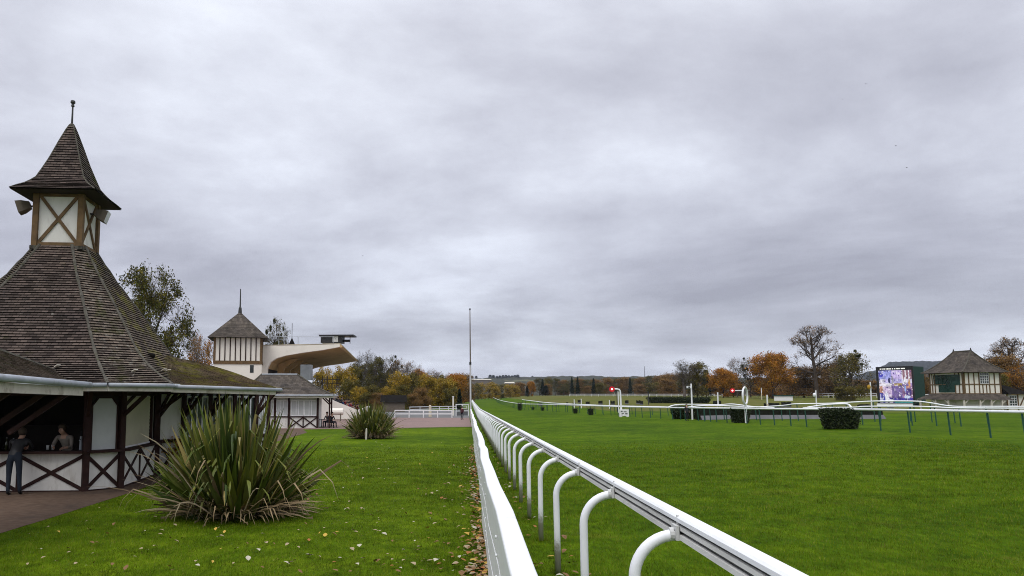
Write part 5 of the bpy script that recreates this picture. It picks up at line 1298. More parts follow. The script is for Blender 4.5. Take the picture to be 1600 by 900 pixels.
# cafe visitors on chairs
def chair(label, p, rz):
    t = thing('cafe_chair', label, 'chair', p, rz); L = local(p, rz)
    b = MB(); b.box(L(0, 0, .43), (.42, .42, .04), rz); b.build('seat', 'black', t)
    b = MB(); b.box(L(0, .21, .72), (.40, .035, .30), rz); b.build('backrest', 'black', t)
    for x in (-.18, .18):
        for y in (-.18, .2):
            b = MB(); b.tube([L(x, y, 0), L(x, y, .72 if y > 0 else .43)], .016, 5); b.build('leg', 'black', t)
for (px, py, r_, cl, lab, cl2) in ((517.5, 668.5, .9, ('navy', 'navy'), 'person in navy coat seated outside the ticket pavilion', 'black chair under the person in navy'), (512, 667.8, -.5, ('navy', 'greycloth'), 'person in grey coat seated beside the porch post', 'black chair under the person in grey')):
    p = gp(px, py); p.z = zg(p.x, p.y) + .012; chair(cl2, p, r_); person(lab, p, r_, SIT, cl, fine=False, scale=1.04)
# spectators on the terrace: a few bodies copied along the steps
protos = []
for i, (cl, lab) in enumerate(((('navy', 'navy'), 'navy'), (('jean', 'tanclothes'), 'beige'), (('navy', 'redcloth'), 'red'), (('greycloth', 'bluecloth'), 'blue'), (('navy', 'greycloth'), 'grey'))):
    protos.append((cl, lab))
rnd = random.Random(8); made = {}
for k in range(2, 11):
    zst = 4.2 - .36 * k
    for y in np.arange(5.0, 26, 1.3):
        if rnd.random() < .62: continue
        cl, lab = rnd.choice(protos); pos = Gs(2.0 + k * .85 + .35, y, zst - .06); rz = SA - PI / 2 + PI / 2 + rnd.uniform(-.3, .3)
        lb = f'spectator in {lab} coat seated on the grandstand terrace'; gr = f'spectators in {lab} coats on the terrace'
        if lab not in made: made[lab] = person(lb, pos, rz, SIT, cl, group=gr, fine=False)
        else:
            o = copy_thing(made[lab]); o.location = pos; o.rotation_euler.z = rz
# tables with umbrellas closed, near seated visitors
p = gp(507, 668); p = p + Vector((-.2, -.3, 0)); p.z = zg(p.x, p.y) + .012; t = thing('cafe_table', 'small round dark cafe table near the porch post', 'table', p); L = local(p, 0)
b = MB(); b.tube([L(0, 0, .70), L(0, 0, .73)], .36, 14); b.build('tabletop', 'black', t); b = MB(); b.tube([L(0, 0, 0), L(0, 0, .70)], .035, 6); b.build('leg', 'black', t); b = MB(); b.tube([L(0, 0, 0), L(0, 0, .03)], .22, 12); b.build('foot', 'black', t)

# ================================================================== TREES
FOL = {
 'oakgreen': leafmat('oak leaves', [(0.061, 0.073, 0.015), (0.104, 0.110, 0.022), (0.171, 0.134, 0.030), (0.046, 0.056, 0.013), (0.122, 0.104, 0.022)], .7, .1, .35),
 'orange': leafmat('orange leaves', [(0.415, 0.165, 0.017), (0.305, 0.116, 0.015), (0.512, 0.244, 0.030), (0.232, 0.104, 0.020), (0.366, 0.195, 0.024)], .7, .1, .3),
 'yellow': leafmat('golden leaves', [(0.439, 0.281, 0.022), (0.317, 0.201, 0.020), (0.512, 0.354, 0.043), (0.220, 0.171, 0.029), (0.354, 0.220, 0.024)], .7, .1, .3),
 'brown': leafmat('brown leaves', [(.24, .135, .05), (.17, .10, .042), (.30, .17, .05), (.13, .085, .04)], .7, .1, .3),
 'olive': leafmat('olive leaves', [(0.152, 0.134, 0.029), (0.110, 0.100, 0.024), (0.207, 0.159, 0.034), (0.083, 0.076, 0.022)], .7, .1, .3),
 'greenbrown': leafmat('dull green leaves', [(0.091, 0.093, 0.027), (0.128, 0.116, 0.034), (0.068, 0.068, 0.022), (0.159, 0.122, 0.041)], .7, .1, .3),
 'dark': leafmat('dark evergreen needles', [(.012, .026, .014), (.020, .036, .017), (.010, .019, .011), (.028, .042, .02)], .7, .1, .3),
 'mistle': leafmat('mistletoe leaves', [(.036, .045, .010), (.026, .034, .008), (.05, .055, .014)], .7, .1, 1.0),
}
def tree_mesh(seed, H, width, leafn, leaf_s, bare=False, trunk_h=.28, depth_=4, ball=0, upness=.35, twig=1.0, lowskirt=False, gap=-.15, spread=.020, tfrac=.62, el0=8, el1=62):
    """returns (trunk MB, crown MB): trunk and limbs as tapered tubes, crown as leaf faces round the twigs"""
    rnd = random.Random(seed); tb_ = MB(); cb_ = MB(); tips = []; R0_ = H * .020 * max(1, twig)
    zc0 = H * (trunk_h * .55 + 1) / 2; ax, az_ = width / 2, H * (1 - trunk_h * .55) / 2
    def reach(p, d):      # distance from p along d to the crown's ellipsoid
        px_, py_, pz_ = p.x / ax, p.y / ax, (p.z - zc0) / az_; dx, dy, dz = d.x / ax, d.y / ax, d.z / az_
        A_ = dx * dx + dy * dy + dz * dz; B_ = px_ * dx + py_ * dy + pz_ * dz; C_ = px_ * px_ + py_ * py_ + pz_ * pz_ - 1; D_ = B_ * B_ - A_ * C_
        return max(0, (-B_ + math.sqrt(D_)) / A_) if D_ > 0 else 0
    def grow(p, d, L_, r, lev):
        n_ = 5 if lev < 2 else 3; pts = [p.copy()]; rs = [r]; q = p.copy()
        for k in range(n_):
            jit = .05 if lev == 0 else .20
            d = (d + Vector((rnd.gauss(0, jit), rnd.gauss(0, jit), rnd.gauss(.02, jit * .6) + (upness * .13 if lev else 0)))).normalized()
            q = q + d * (L_ / n_); pts.append(q.copy()); rs.append(r * (1 - .60 * (k + 1) / n_))
        tb_.tube(pts, rs, 8 if lev == 0 else (5 if lev == 1 else 3), cap=False)
        if lev >= depth_ - 1:
            for k in range(1, n_ + 1): tips.append((pts[k], L_))
            if lev >= depth_: return
        nk = {0: 12, 1: 7, 2: 5, 3: 4}.get(lev, 3)
        for i in range(nk):
            f = min(1, trunk_h / tfrac + (1 - trunk_h / tfrac) * (i + rnd.random() * .8 + .2) / nk) if lev == 0 else rnd.uniform(.2, 1.0)
            x = f * n_; k = min(int(x), n_ - 1); pos = pts[k].lerp(pts[k + 1], x - k); rr_ = rs[k] + (rs[k + 1] - rs[k]) * (x - k)
            az = i * 2.4 + rnd.uniform(-.5, .5)
            if lev == 0:
                el = math.radians(el0 + el1 * (f - trunk_h) / (1 - trunk_h) + rnd.uniform(-14, 14)); nd_ = Vector((math.cos(az) * math.cos(el), math.sin(az) * math.cos(el), math.sin(el)))
                ln = reach(pos, nd_) * rnd.uniform(.72, 1.0)
            else:
                s_ = d.orthogonal().normalized(); s_ = Matrix.Rotation(az, 3, d) @ s_; nd_ = (d * rnd.uniform(.4, 1.0) + s_ * rnd.uniform(.6, 1.0)).normalized(); ln = min(L_ * rnd.uniform(.40, .68), reach(pos, nd_) * 1.05 + .02 * H)
            if ln < .02 * H: ln = .02 * H
            grow(pos, nd_, ln, max(rr_ * (.58 if lev == 0 else .6), H * .0011 * twig), lev + 1)
    grow(Vector((0, 0, -.1)), Vector((rnd.gauss(0, .04), rnd.gauss(0, .04), 1)).normalized(), H * tfrac, R0_, 0)
    def lf(c, s_):
        a_ = Vector((rnd.gauss(0, 1), rnd.gauss(0, 1), rnd.gauss(0, .7))).normalized() * s_; e_ = Vector((rnd.gauss(0, 1), rnd.gauss(0, 1), rnd.gauss(0, 1))).normalized() * (s_ * .62)
        cb_.quad([c - a_, c + e_, c + a_, c - e_])
    if leafn and tips:
        tot = sum(t_[1] for t_ in tips); cum = []; acc_ = 0
        for t_ in tips: acc_ += t_[1]; cum.append(acc_)
        for p, d in rnd.choices(tips, cum_weights=cum, k=leafn):
            if mnoise.noise((p.x * .55, p.y * .55, p.z * .55 + seed)) < gap: continue
            sp_r = H * spread
            c = p + Vector((rnd.gauss(0, sp_r), rnd.gauss(0, sp_r), rnd.gauss(0, sp_r * .8)))
            if c.z > .3: lf(c, leaf_s * rnd.uniform(.6, 1.25))
        if lowskirt:
            for _ in range(leafn // 4):
                a_ = rnd.uniform(0, 2 * PI); z = H * rnd.uniform(.04, .3); rr_ = width * .5 * rnd.uniform(.3, .9); lf(Vector((rr_ * math.cos(a_), rr_ * math.sin(a_), z)), leaf_s)
    balls = MB()
    for _ in range(ball):
        p, d = rnd.choice(tips)
        for _k in range(170):
            v_ = Vector((rnd.gauss(0, 1), rnd.gauss(0, 1), rnd.gauss(0, 1))).normalized() * (H * .030 * rnd.random() ** .4); c = p + v_; s_ = H * .009
            a_ = Vector((rnd.gauss(0, 1), rnd.gauss(0, 1), rnd.gauss(0, 1))).normalized() * s_; e_ = Vector((rnd.gauss(0, 1), rnd.gauss(0, 1), rnd.gauss(0, 1))).normalized() * s_
            balls.quad([c - a_, c + e_, c + a_, c - e_])
    return tb_, cb_, balls
def conifer_mesh(seed, H, width, n_, leaf_s, col=False):
    rnd = random.Random(seed); tb_ = MB(); cb_ = MB(); tb_.tube([(0, 0, -.1), (0, 0, H * .96)], [H * .018, .02], 6)
    for _ in range(n_):
        t = rnd.random() ** .8; z = H * (.04 + .95 * t); e_ = width / 2 * ((1 - t) ** (.75 if not col else .35)) * (.80 + .2 * math.sin(t * 42)); rr_ = e_ * rnd.uniform(.35, 1.0) ** .6; a_ = rnd.uniform(0, 2 * PI)
        e2 = .85 + .3 * mnoise.noise((math.cos(a_) * 1.5, math.sin(a_) * 1.5, z * .4 + seed)); c = Vector((rr_ * e2 * math.cos(a_), rr_ * e2 * math.sin(a_), z)); s_ = leaf_s * rnd.uniform(.6, 1.2)
        u_ = Vector((math.cos(a_), math.sin(a_), -.35)).normalized() * s_ * 1.5; w_ = Vector((-math.sin(a_), math.cos(a_), rnd.gauss(0, .4))).normalized() * s_ * .6; cb_.quad([c - u_ * .5, c + w_, c + u_, c - w_])
    return tb_, cb_, MB()
# kinds: (mesh args, bark, foliage)
KIND = {
 'oak':     (lambda: tree_mesh(1, 12, 9, 30000, .12, trunk_h=.20, depth_=4, gap=-.08, spread=.019), 12, 9, 'bark', 'oakgreen'),
 'orange':  (lambda: tree_mesh(2, 12, 10.5, 24000, .20, trunk_h=.08, depth_=3, gap=-.36, spread=.05), 12, 10.5, 'bark', 'orange'),
 'orangethin': (lambda: tree_mesh(22, 12, 7.5, 6500, .17, trunk_h=.16, depth_=4, gap=-.1), 12, 7.5, 'bark', 'orange'),
 'yellow':  (lambda: tree_mesh(3, 12, 8, 9000, .22, trunk_h=.10, depth_=3, lowskirt=True, gap=-.3, spread=.032), 12, 8, 'bark', 'yellow'),
 'brown':   (lambda: tree_mesh(4, 12, 9, 15000, .19, trunk_h=.08, depth_=3, lowskirt=True, gap=-.36, spread=.045), 12, 9, 'bark', 'brown'),
 'olive':   (lambda: tree_mesh(5, 12, 7, 8000, .21, trunk_h=.12, depth_=3, lowskirt=True, gap=-.25, spread=.03), 12, 7, 'barkgrey', 'olive'),
 'dull':    (lambda: tree_mesh(6, 12, 7.5, 10000, .17, trunk_h=.14, depth_=4, gap=-.2), 12, 7.5, 'barkgrey', 'greenbrown'),
 'bare':    (lambda: tree_mesh(7, 12, 8, 2000, .13, trunk_h=.20, depth_=4, twig=1.1), 12, 8, 'barkgrey', 'brown'),
 'baretall': (lambda: tree_mesh(8, 12, 5.5, 700, .13, trunk_h=.25, depth_=4, upness=1.3, twig=1.1), 12, 5.5, 'barkgrey', 'greenbrown'),
 'oakbare': (lambda: tree_mesh(9, 12, 9.5, 7500, .10, trunk_h=.30, depth_=4, twig=1.7, gap=-.05, spread=.016, tfrac=.86, el0=2, el1=44), 12, 9.5, 'bark', 'brown'),
 'mistletoe': (lambda: tree_mesh(10, 12, 7.5, 3000, .15, trunk_h=.2, depth_=4, ball=16, twig=1.1), 12, 7.5, 'bark', 'greenbrown'),
 'mistleyellow': (lambda: tree_mesh(12, 12, 9, 8000, .18, trunk_h=.12, depth_=4, ball=22, lowskirt=True, gap=-.2, spread=.026), 12, 9, 'bark', 'olive'),
 'conifer': (lambda: conifer_mesh(13, 12, 5, 3200, .34), 12, 5, 'bark', 'dark'),
 'darkround': (lambda: conifer_mesh(14, 12, 6, 3200, .34, True), 12, 6, 'bark', 'dark'),
}
PROTO = {}
def plant(kind, label, px, d_, ytop, wpx, group=None, rz=None, name='tree'):
    fnk, H0, W0, bk, fo = KIND[kind]; p = gat(px, d_); ztop = CAMZ + (HOR - ytop) / FPX * d_; sc_z = (ztop - p.z) / H0; sc_x = wpx * d_ / FPX / W0
    if kind not in PROTO:
        tb_, cb_, bl_ = fnk(); t = thing(name, label, 'tree', p, 0, group)
        for mb_, nm, mt_ in ((tb_, 'trunk', bk), (cb_, 'crown', FOL[fo]), (bl_, 'mistletoe', FOL['mistle'])):
            if mb_.f: mb_.build(nm, mt_, t, rel=False)
        PROTO[kind] = t
    else:
        t = copy_thing(PROTO[kind]); t.name = name; tag(t, label, 'tree')
        if group: t['group'] = group
        elif 'group' in t: del t['group']
        t.location = p
    t.scale = (sc_x, sc_x, sc_z); t.rotation_euler = (0, 0, random.uniform(0, 6.28) if rz is None else rz); return t
# left of the frame
plant('oak', 'big dark green oak with thinning leaves rising behind the kiosk roof', 226, 62, 417, 132, rz=.6, name='oak_tree')
plant('orangethin', 'thin orange brown tree between the kiosk roof and the stand tower', 316, 112, 512, 44)
plant('bare', 'bare dark tree just left of the stand tower', 306, 100, 519, 44)
plant('mistletoe', 'dark mistletoe laden tree directly behind the stand tower', 431, 150, 497, 46)
plant('mistletoe', 'small bare mistletoe tree above the grandstand roof edge', 444, 170, 510, 30)
plant('yellow', 'golden tree seen under the grandstand roof', 505, 150, 573, 34)
# the wood on the left
W1 = 'trees of the autumn wood beyond the plaza'
wood = [('yellow', 536, 185, 572, 42), ('olive', 556, 190, 566, 34), ('baretall', 566, 195, 548, 30), ('baretall', 578, 190, 544, 34), ('dull', 590, 185, 560, 40), ('baretall', 604, 195, 555, 36), ('yellow', 622, 180, 580, 38), ('bare', 628, 200, 562, 44), ('mistletoe', 612, 205, 556, 36), ('bare', 646, 195, 566, 44), ('olive', 640, 185, 580, 36), ('yellow', 664, 190, 584, 38), ('orange', 655, 200, 580, 36), ('bare', 676, 205, 578, 40), ('yellow', 698, 195, 590, 40), ('olive', 684, 200, 584, 34), ('olive', 598, 200, 580, 30), ('orange', 712, 230, 586, 40), ('yellow', 520, 195, 582, 34), ('dull', 572, 200, 570, 36), ('bare', 690, 215, 582, 40), ('bare', 594, 205, 566, 34), ('olive', 548, 180, 590, 30), ('olive', 625, 178, 600, 34), ('brown', 660, 176, 606, 34), ('olive', 705, 185, 604, 26), ('yellow', 604, 176, 604, 30), ('olive', 580, 176, 600, 34), ('yellow', 560, 174, 604, 30), ('olive', 577, 172, 612, 30), ('brown', 590, 172, 614, 28), ('olive', 630, 172, 616, 26), ('brown', 648, 172, 615, 28)]
wl_ = {'orange': 'orange leaved tree in the autumn wood beyond the plaza', 'yellow': 'golden leaved tree in the autumn wood beyond the plaza', 'olive': 'olive leaved tree in the autumn wood beyond the plaza', 'baretall': 'tall bare poplar like tree in the autumn wood beyond the plaza', 'dull': 'dull green thin tree in the autumn wood beyond the plaza', 'bare': 'leafless spreading tree in the autumn wood beyond the plaza', 'mistletoe': 'mistletoe hung tree in the autumn wood beyond the plaza', 'brown': 'brown leaved tree in the autumn wood beyond the plaza'}
for k, px, d_, yt, w_ in wood: plant(k, wl_[k], px, d_, yt, w_, {'orange': 'orange ', 'yellow': 'golden ', 'olive': 'olive ', 'baretall': 'tall bare ', 'dull': 'dull green ', 'bare': 'leafless ', 'mistletoe': 'mistletoe ', 'brown': 'brown '}[k] + W1)
plant('conifer', 'small dark conifer just left of the flagpole', 718, 150, 607, 16, name='conifer_tree')
plant('brown', 'reddish brown tree behind the flagpole', 726, 300, 585, 36)
# far centre tree line
far = [('yellow', 752, 470, 598, 20), ('yellow', 768, 480, 597, 22), ('olive', 783, 470, 599, 20), ('yellow', 797, 460, 600, 20), ('olive', 742, 430, 597, 18), ('brown', 812, 470, 598, 22), ('orange', 830, 400, 597, 14), ('yellow', 806, 440, 602, 16), ('dull', 843, 470, 592, 24), ('olive', 857, 440, 588, 14), ('dull', 868, 470, 592, 24), ('brown', 880, 480, 594, 24), ('dull', 893, 470, 594, 22), ('brown', 905, 480, 592, 26), ('dull', 918, 470, 594, 22), ('brown', 930, 480, 593, 24), ('olive', 937, 400, 597, 22), ('brown', 948, 470, 591, 26), ('dull', 962, 480, 592, 26), ('brown', 976, 470, 590, 28), ('dull', 990, 470, 592, 26), ('brown', 1004, 460, 590, 28), ('dull', 1016, 450, 588, 26), ('brown', 1030, 440, 587, 28), ('olive', 1022, 380, 596, 22), ('brown', 1046, 420, 584, 30), ('brown', 1060, 380, 584, 32), ('yellow', 775, 455, 603, 16), ('brown', 856, 430, 600, 16), ('brown', 920, 420, 603, 18), ('brown', 1042, 330, 592, 30), ('dull', 1075, 350, 584, 34), ('brown', 1000, 400, 600, 20), ('dull', 880, 430, 602, 16)]
fl_ = {'yellow': 'golden', 'olive': 'olive', 'brown': 'brown', 'dull': 'dull green', 'orange': 'rust orange'}
for k, px, d_, yt, w_ in far: plant(k, f'{fl_[k]} tree in the far row at the end of the track', px, d_, yt, w_, f'{fl_[k]} trees of the far row')
for i, (px, yt, w_, lab) in enumerate(((824, 602, 10, 'small pointed dark conifer leftmost in the far row'), (848, 592, 11, 'slim dark conifer left of the thin bare far trees'), (894, 589, 10, 'left of two tall dark firs close together in the far row'), (903, 588, 10, 'right of two tall dark firs close together in the far row'), (928, 591, 12, 'dark broad fir left of the semaphore disc'), (985, 590, 10, 'dark fir right of the semaphore post'), (853, 602, 14, 'low dark round evergreen in the far row'))):
    plant('conifer' if i != 6 else 'darkround', lab, px, 400, yt, w_, name='conifer_tree')
# right hand infield trees
plant('baretall', 'tall thin leafless tree with curved limbs left of the greenish tree', 1070, 255, 560, 50)
plant('olive', 'greenish thinning tree in front of a dark evergreen', 1090, 260, 563, 36)
plant('darkround', 'dark evergreen between the greenish and the first orange tree', 1104, 265, 578, 20, name='evergreen_tree')
plant('orange', 'medium rust orange tree right of the dark evergreen', 1130, 235, 578, 46)
plant('brown', 'low brown tree right of the medium rust orange tree', 1146, 250, 588, 36)
plant('bare', 'bare spreading tree left of the large orange tree', 1152, 245, 560, 36)
plant('mistletoe', 'dark mistletoe clustered tree directly left of the large orange tree', 1173, 240, 559, 34)
plant('orange', 'large round orange tree, brightest tree on the infield', 1207, 215, 555, 66, rz=1.1)
plant('oakbare', 'tallest bare oak rising above all the infield trees', 1277, 225, 510, 78, rz=.4, name='oak_tree')
plant('brown', 'brown beech below the left limbs of the tall bare oak', 1256, 235, 573, 66)
plant('brown', 'brown beech below the right limbs of the tall bare oak', 1298, 240, 570, 58)
plant('orangethin', 'faded orange small tree between large orange tree and beeches', 1238, 240, 586, 32)
plant('mistleyellow', 'yellow brown mistletoe tree left of the big screen', 1333, 195, 549, 56)
plant('olive', 'small low olive tree in front of the mistletoe tree', 1322, 190, 603, 34)
plant('bare', 'bare tree behind the yellow brown mistletoe tree', 1322, 230, 556, 50)
plant('brown', 'low brown tree between the big screen and the timbered pavilion', 1440, 230, 583, 34)
plant('dull', 'dull green tree behind the left corner of the timbered pavilion', 1452, 250, 590, 30)
plant('oakbare', 'dark bare crowned tree rising at the right edge behind the pavilion', 1585, 170, 529, 80)
plant('brown', 'brown tree mass behind the pavilion roof at the right', 1574, 165, 556, 60)
plant('orangethin', 'russet tree at the far right behind the small annex', 1600, 160, 566, 50)
plant('olive', 'olive tree just right of the timbered pavilion wall', 1562, 150, 580, 26)
for (px, d_, yt, w_, lab) in ((1190, 300, 590, 50, 'dim brown tree behind the mistletoe tree'), (1240, 320, 592, 60, 'dim brown tree behind the large orange tree'), (1350, 300, 594, 60, 'dim brown tree behind the yellow brown mistletoe tree'), (1110, 330, 592, 50, 'dim brown tree behind the medium orange tree')): plant('brown', lab, px, d_, yt, w_)
plant('brown', 'brown tree behind the big screen', 1400, 330, 596, 60)

# ================================================================== HILLS
def hill(name, pts, d0, d1, m, seed, trees=None):
    """wooded ridge: pts = [(px, ytop)] at distance d1, falling to the plain at d0"""
    b = MB(); N = 220; rows_ = 14; g_ = []
    for r in range(rows_ + 1):
        f = r / rows_; d_ = d0 + (d1 - d0) * f
        for k in range(N + 1):
            x = pts[0][0] + (pts[-1][0] - pts[0][0]) * k / N
            for (x0, y0), (x1, y1) in zip(pts[:-1], pts[1:]):
                if x0 <= x <= x1: yt = y0 + (y1 - y0) * (x - x0) / (x1 - x0)
            top = at(x, yt, d1); q = at(x, HOR, d_); z = -1 + (top.z + 1) * (f ** .8)
            z += (mnoise.noise((q.x * .012, q.y * .012, seed)) * .9 + mnoise.noise((q.x * .05, q.y * .05, seed)) * .9) * 6 * f * (d1 / 3000)
            g_.append((q.x, q.y, z))
    # back slope down
    for k in range(N + 1):
        x = pts[0][0] + (pts[-1][0] - pts[0][0]) * k / N; q = at(x, HOR, d1 * 1.2); g_.append((q.x, q.y, -1))
    n_ = N + 1; b.raw(g_, [(j * n_ + k, j * n_ + k + 1, (j + 1) * n_ + k + 1, (j + 1) * n_ + k) for j in range(rows_ + 1) for k in range(N)])
    return structure(b.build(name, m, smooth=False))
def hillmat(name, wood_c, field_c, amt):
    m, nt, b, tc = newmat(name, .95, .05); ob = tc.outputs['Object']
    f = noise(nt, mul(nt, ob, (1, .5, 1)), .006, 4, .55); k = ramp(nt, f, [(amt, wood_c), (amt + .02, field_c)])
    t_ = ramp(nt, noise(nt, ob, .08, 6, .7), [(.3, (.55, .55, .55)), (.7, (1.3, 1.25, 1.2))]); nt.links.new(mix(nt, 1.0, k, t_, 'MULTIPLY'), b.inputs['Base Color']); return m
M['hillwood'] = hillmat('wooded hillside', (.040, .042, .026), (.11, .11, .055), .60)
M['hillfar'] = hillmat('far wooded ridge', (.014, .017, .016), (.020, .023, .020), .7)
hill('wooded_hill', [(560, 600), (700, 592), (745, 591), (790, 590), (850, 588.5), (900, 588), (980, 588), (1050, 588), (1120, 588), (1200, 592), (1260, 600)], 1100, 2300, 'hillwood', 2.0)
hill('wooded_hill', [(1290, 600), (1335, 588), (1372, 578), (1392, 566), (1410, 564.5), (1440, 564), (1480, 563), (1540, 566), (1620, 572), (1720, 590)], 1700, 3200, 'hillfar', 5.0)
# clump of dark trees on the skyline, and a mast
for i, px in enumerate((766, 771, 776.5, 781, 786, 790.5, 795, 800, 804.5, 809, 738, 744, 832)):
    p = at(px, 590, 2200); t = copy_thing(PROTO['darkround'], 'dark tree of the clump on the skyline hill', 'dark trees on the skyline hill'); t.name = 'skyline_tree'; t['category'] = 'tree'
    s_ = (random.uniform(4.0, 6.5) if i < 10 else 4) * 2200 / FPX / 12; p.z -= 3; t.location = p; t.scale = (s_ * 3.6, s_ * 3.6, s_ * 1.1); t.rotation_euler.z = random.uniform(0, 6)
p = at(1007.5, 589, 2250); t = thing('radio_mast', 'thin radio mast on the distant skyline hill', 'mast', p - Vector((0, 0, 4))); h_ = 16.5 * 2250 / FPX
b = MB(); q = p - Vector((0, 0, 4)); b.tube([q, q + Vector((0, 0, h_ + 4))], [1.1, .5], 6); b.build('lattice_shaft', 'iron', t)
b = MB(); b.box(q + Vector((0, 0, 2)), (6, 6, 4)); b.build('base_hut', 'board', t)
# pale far roofs on the hillside
for px, y, w_, lab in ((752, 593.5, 30, 'long pale distant field shed left of the skyline clump'), (796, 599, 14, 'small pale distant roof among the golden trees')):
    d_ = 1500 if y < 597 else 900; p = at(px, y, d_); t = thing('distant_shed', lab, 'shed', (p.x, p.y, p.z - 12)); b = MB()
    b.box((p.x, p.y, p.z - 6), (w_ * d_ / FPX, 12, 12)); b.build('wall', 'greybeam', t)
    b = MB(); b.raw([(p.x + sx * (w_ * d_ / FPX / 2 + 1), p.y + sy * 7, p.z) for sx, sy in ((-1, -1), (1, -1), (1, 1), (-1, 1))] + [(p.x - w_ * d_ / FPX / 2, p.y, p.z + 1.6), (p.x + w_ * d_ / FPX / 2, p.y, p.z + 1.6)], [(0, 1, 5, 4), (2, 3, 4, 5), (1, 2, 5), (3, 0, 4)]); b.build('roof', 'fascia', t)
# birds
for px, y, lab in ((1353, 131, 'tiny dark bird high at the upper right of the sky'), (1316, 155, 'tiny dark bird lower left of the highest bird'), (1400, 228, 'tiny dark bird in the right of the sky above the bare oak'), (1417, 262, 'lowest tiny dark bird of the right hand group'), (567, 400, 'single tiny dark bird above the grandstand')):
    p = at(px, y, 150); t = thing('bird', lab, 'bird', p, random.uniform(0, 3)); L = local(p, t.rotation_euler.z)
    b = MB(); b.tube([L(0, -.12, 0), L(0, -.05, .01), L(0, .06, 0), L(0, .17, 0)], [.012, .035, .03, .012], 6); b.build('body', 'black', t)
    for s_ in (-1, 1):
        b = MB(); b.raw([L(0, -.06, .02), L(s_ * .16, -.08, .09), L(s_ * .30, .02, .03), L(s_ * .14, .05, .07), L(0, .06, .02), L(0, 0, .0)], [(0, 1, 3, 4), (1, 2, 3), (0, 5, 1), (4, 3, 5)]); b.build('wing', 'black', t)

# ================================================================== HAZE, SKY, SUN, CAMERA
b = MB(); b.raw([(x, y, z) for z in (-6, 230) for x, y in ((-4500, -120), (5600, -120), (5600, 6500), (-4500, 6500))], [(0, 3, 2, 1), (4, 5, 6, 7), (0, 1, 5, 4), (1, 2, 6, 5), (2, 3, 7, 6), (3, 0, 4, 7)])
m = bpy.data.materials.new('thin air haze'); m.use_nodes = True; nt = m.node_tree; nt.nodes.remove(nt.nodes['Principled BSDF'])
v = nd(nt, 'ShaderNodeVolumePrincipled'); v.inputs['Color'].default_value = (.78, .86, 1.0, 1); v.inputs['Density'].default_value = HAZE; v.inputs['Anisotropy'].default_value = 0
nt.links.new(v.outputs[0], nt.nodes['Material Output'].inputs['Volume'])
if HAZE > 0:
    o = b.build('haze', m); o['kind'] = 'stuff'

w = bpy.data.worlds.new('World'); scene.world = w; w.use_nodes = True; nt = w.node_tree; bg = nt.nodes['Background']
SUN_EL, SUN_AZ = 58, 200       # degrees; azimuth measured from +Y clockwise
tc = nt.nodes.new('ShaderNodeTexCoord')
sky = nd(nt, 'ShaderNodeTexSky', sky_type='NISHITA', sun_disc=False, sun_elevation=math.radians(SUN_EL), sun_rotation=math.radians(SUN_AZ), air_density=1.0, dust_density=3.0, altitude=50)
sep = nt.nodes.new('ShaderNodeSeparateXYZ'); nt.links.new(tc.outputs['Generated'], sep.inputs[0])
def mth(op, a, b_=None, clamp=False):
    n = nd(nt, 'ShaderNodeMath', operation=op, use_clamp=clamp)
    for i, x in enumerate((a, b_)):
        if x is None: continue
        if hasattr(x, 'node'): nt.links.new(x, n.inputs[i])
        else: n.inputs[i].default_value = x
    return n.outputs[0]
zc_ = mth('MAXIMUM', sep.outputs['Z'], 0.0); den = mth('ADD', zc_, .17)
cmb = nt.nodes.new('ShaderNodeCombineXYZ'); nt.links.new(mth('DIVIDE', sep.outputs['X'], den), cmb.inputs[0]); nt.links.new(mth('DIVIDE', sep.outputs['Y'], den), cmb.inputs[1])
vec = cmb.outputs[0]
mp = nt.nodes.new('ShaderNodeMapping'); mp.inputs['Location'].default_value = CLOUD_OFF; mp.inputs['Rotation'].default_value = (0, 0, .35); nt.links.new(vec, mp.inputs['Vector']); vec = mp.outputs['Vector']
n1_ = noise(nt, vec, .72, 8, .58, .25); n2_ = noise(nt, vec, 2.6, 7, .6, .2); n3_ = noise(nt, mul(nt, vec, (.6, 1.2, 1)), 1.0, 5, .5, .15)
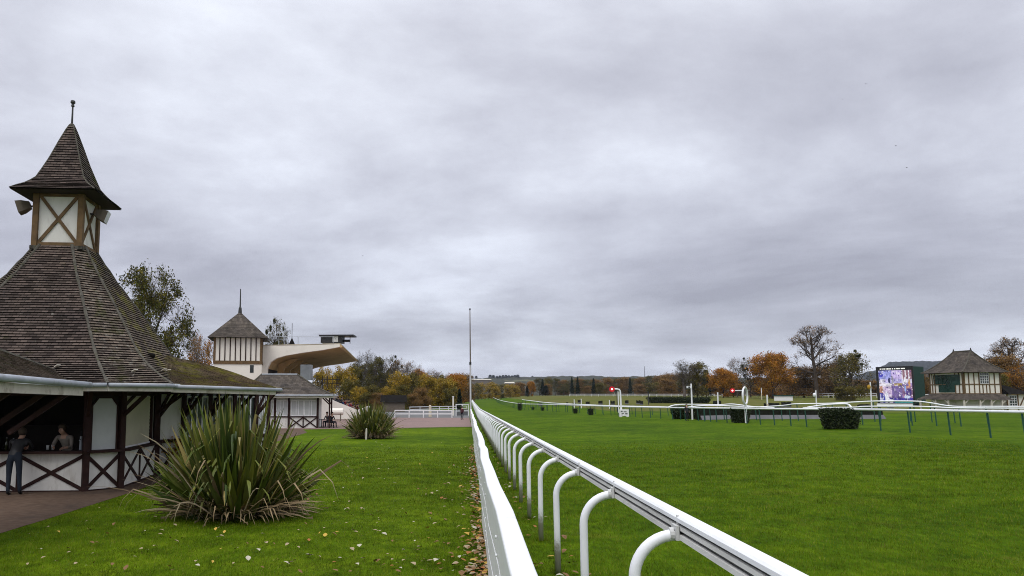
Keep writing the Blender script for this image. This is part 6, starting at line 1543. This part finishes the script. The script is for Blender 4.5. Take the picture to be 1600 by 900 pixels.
s1 = mth('ADD', mth('MULTIPLY', n1_, .66), mth('MULTIPLY', n2_, .14)); s1 = mth('ADD', s1, mth('MULTIPLY', n3_, .20))
cl = ramp(nt, s1, CLOUD_STOPS)
elev = ramp(nt, zc_, [(0.0, (1.16, 1.16, 1.14)), (.035, (1.10, 1.11, 1.11)), (.07, (.90, .91, .92)), (.16, (.88, .88, .90)), (.30, (1.03, 1.03, 1.03)), (.46, (1.16, 1.16, 1.14)), (.62, (1.55, 1.55, 1.52)), (1.0, (2.3, 2.3, 2.25))])
col = mix(nt, 1.0, cl, elev, 'MULTIPLY')
col = mix(nt, 1.0, col, (10, 10, 10), 'MULTIPLY')
col = mix(nt, .06, col, sky.outputs['Color'])
nt.links.new(col, bg.inputs['Color']); bg.inputs['Strength'].default_value = .1
sl = bpy.data.lights.new('Sun', 'SUN'); sl.energy = 1.15; sl.angle = math.radians(40); sl.color = (1, .97, .92)
so = bpy.data.objects.new('Sun', sl); COL.objects.link(so); so.rotation_euler = (math.radians(90 - SUN_EL), 0, math.radians(180 - SUN_AZ)); so.location = (0, -20, 60)

cam = bpy.data.cameras.new('Camera'); co = bpy.data.objects.new('Camera', cam); COL.objects.link(co); scene.camera = co
cam.sensor_width = 36; cam.lens = FPX / 1600 * 36; co.location = (0, 0, CAMZ); co.rotation_euler = (PI / 2 + THETA, 0, -PSI)
cam.shift_y = SH / 1600; cam.shift_x = (800 - PX0) / 1600; cam.clip_start = .05; cam.clip_end = 20000
scene.view_settings.view_transform = 'Standard'; scene.view_settings.look = 'None'; scene.view_settings.exposure = EXPO; scene.view_settings.gamma = 1; scene.view_settings.use_curve_mapping = False
scene.render.engine = 'CYCLES'; scene.cycles.max_bounces = 6; scene.cycles.diffuse_bounces = 3; scene.cycles.volume_bounces = 0; scene.cycles.use_denoising = DENOISE; scene.cycles.denoising_prefilter = 'NONE'; scene.cycles.filter_width = 1.0; scene.cycles.volume_step_rate = 4
scene.render.resolution_x = 1024; scene.render.resolution_y = 576
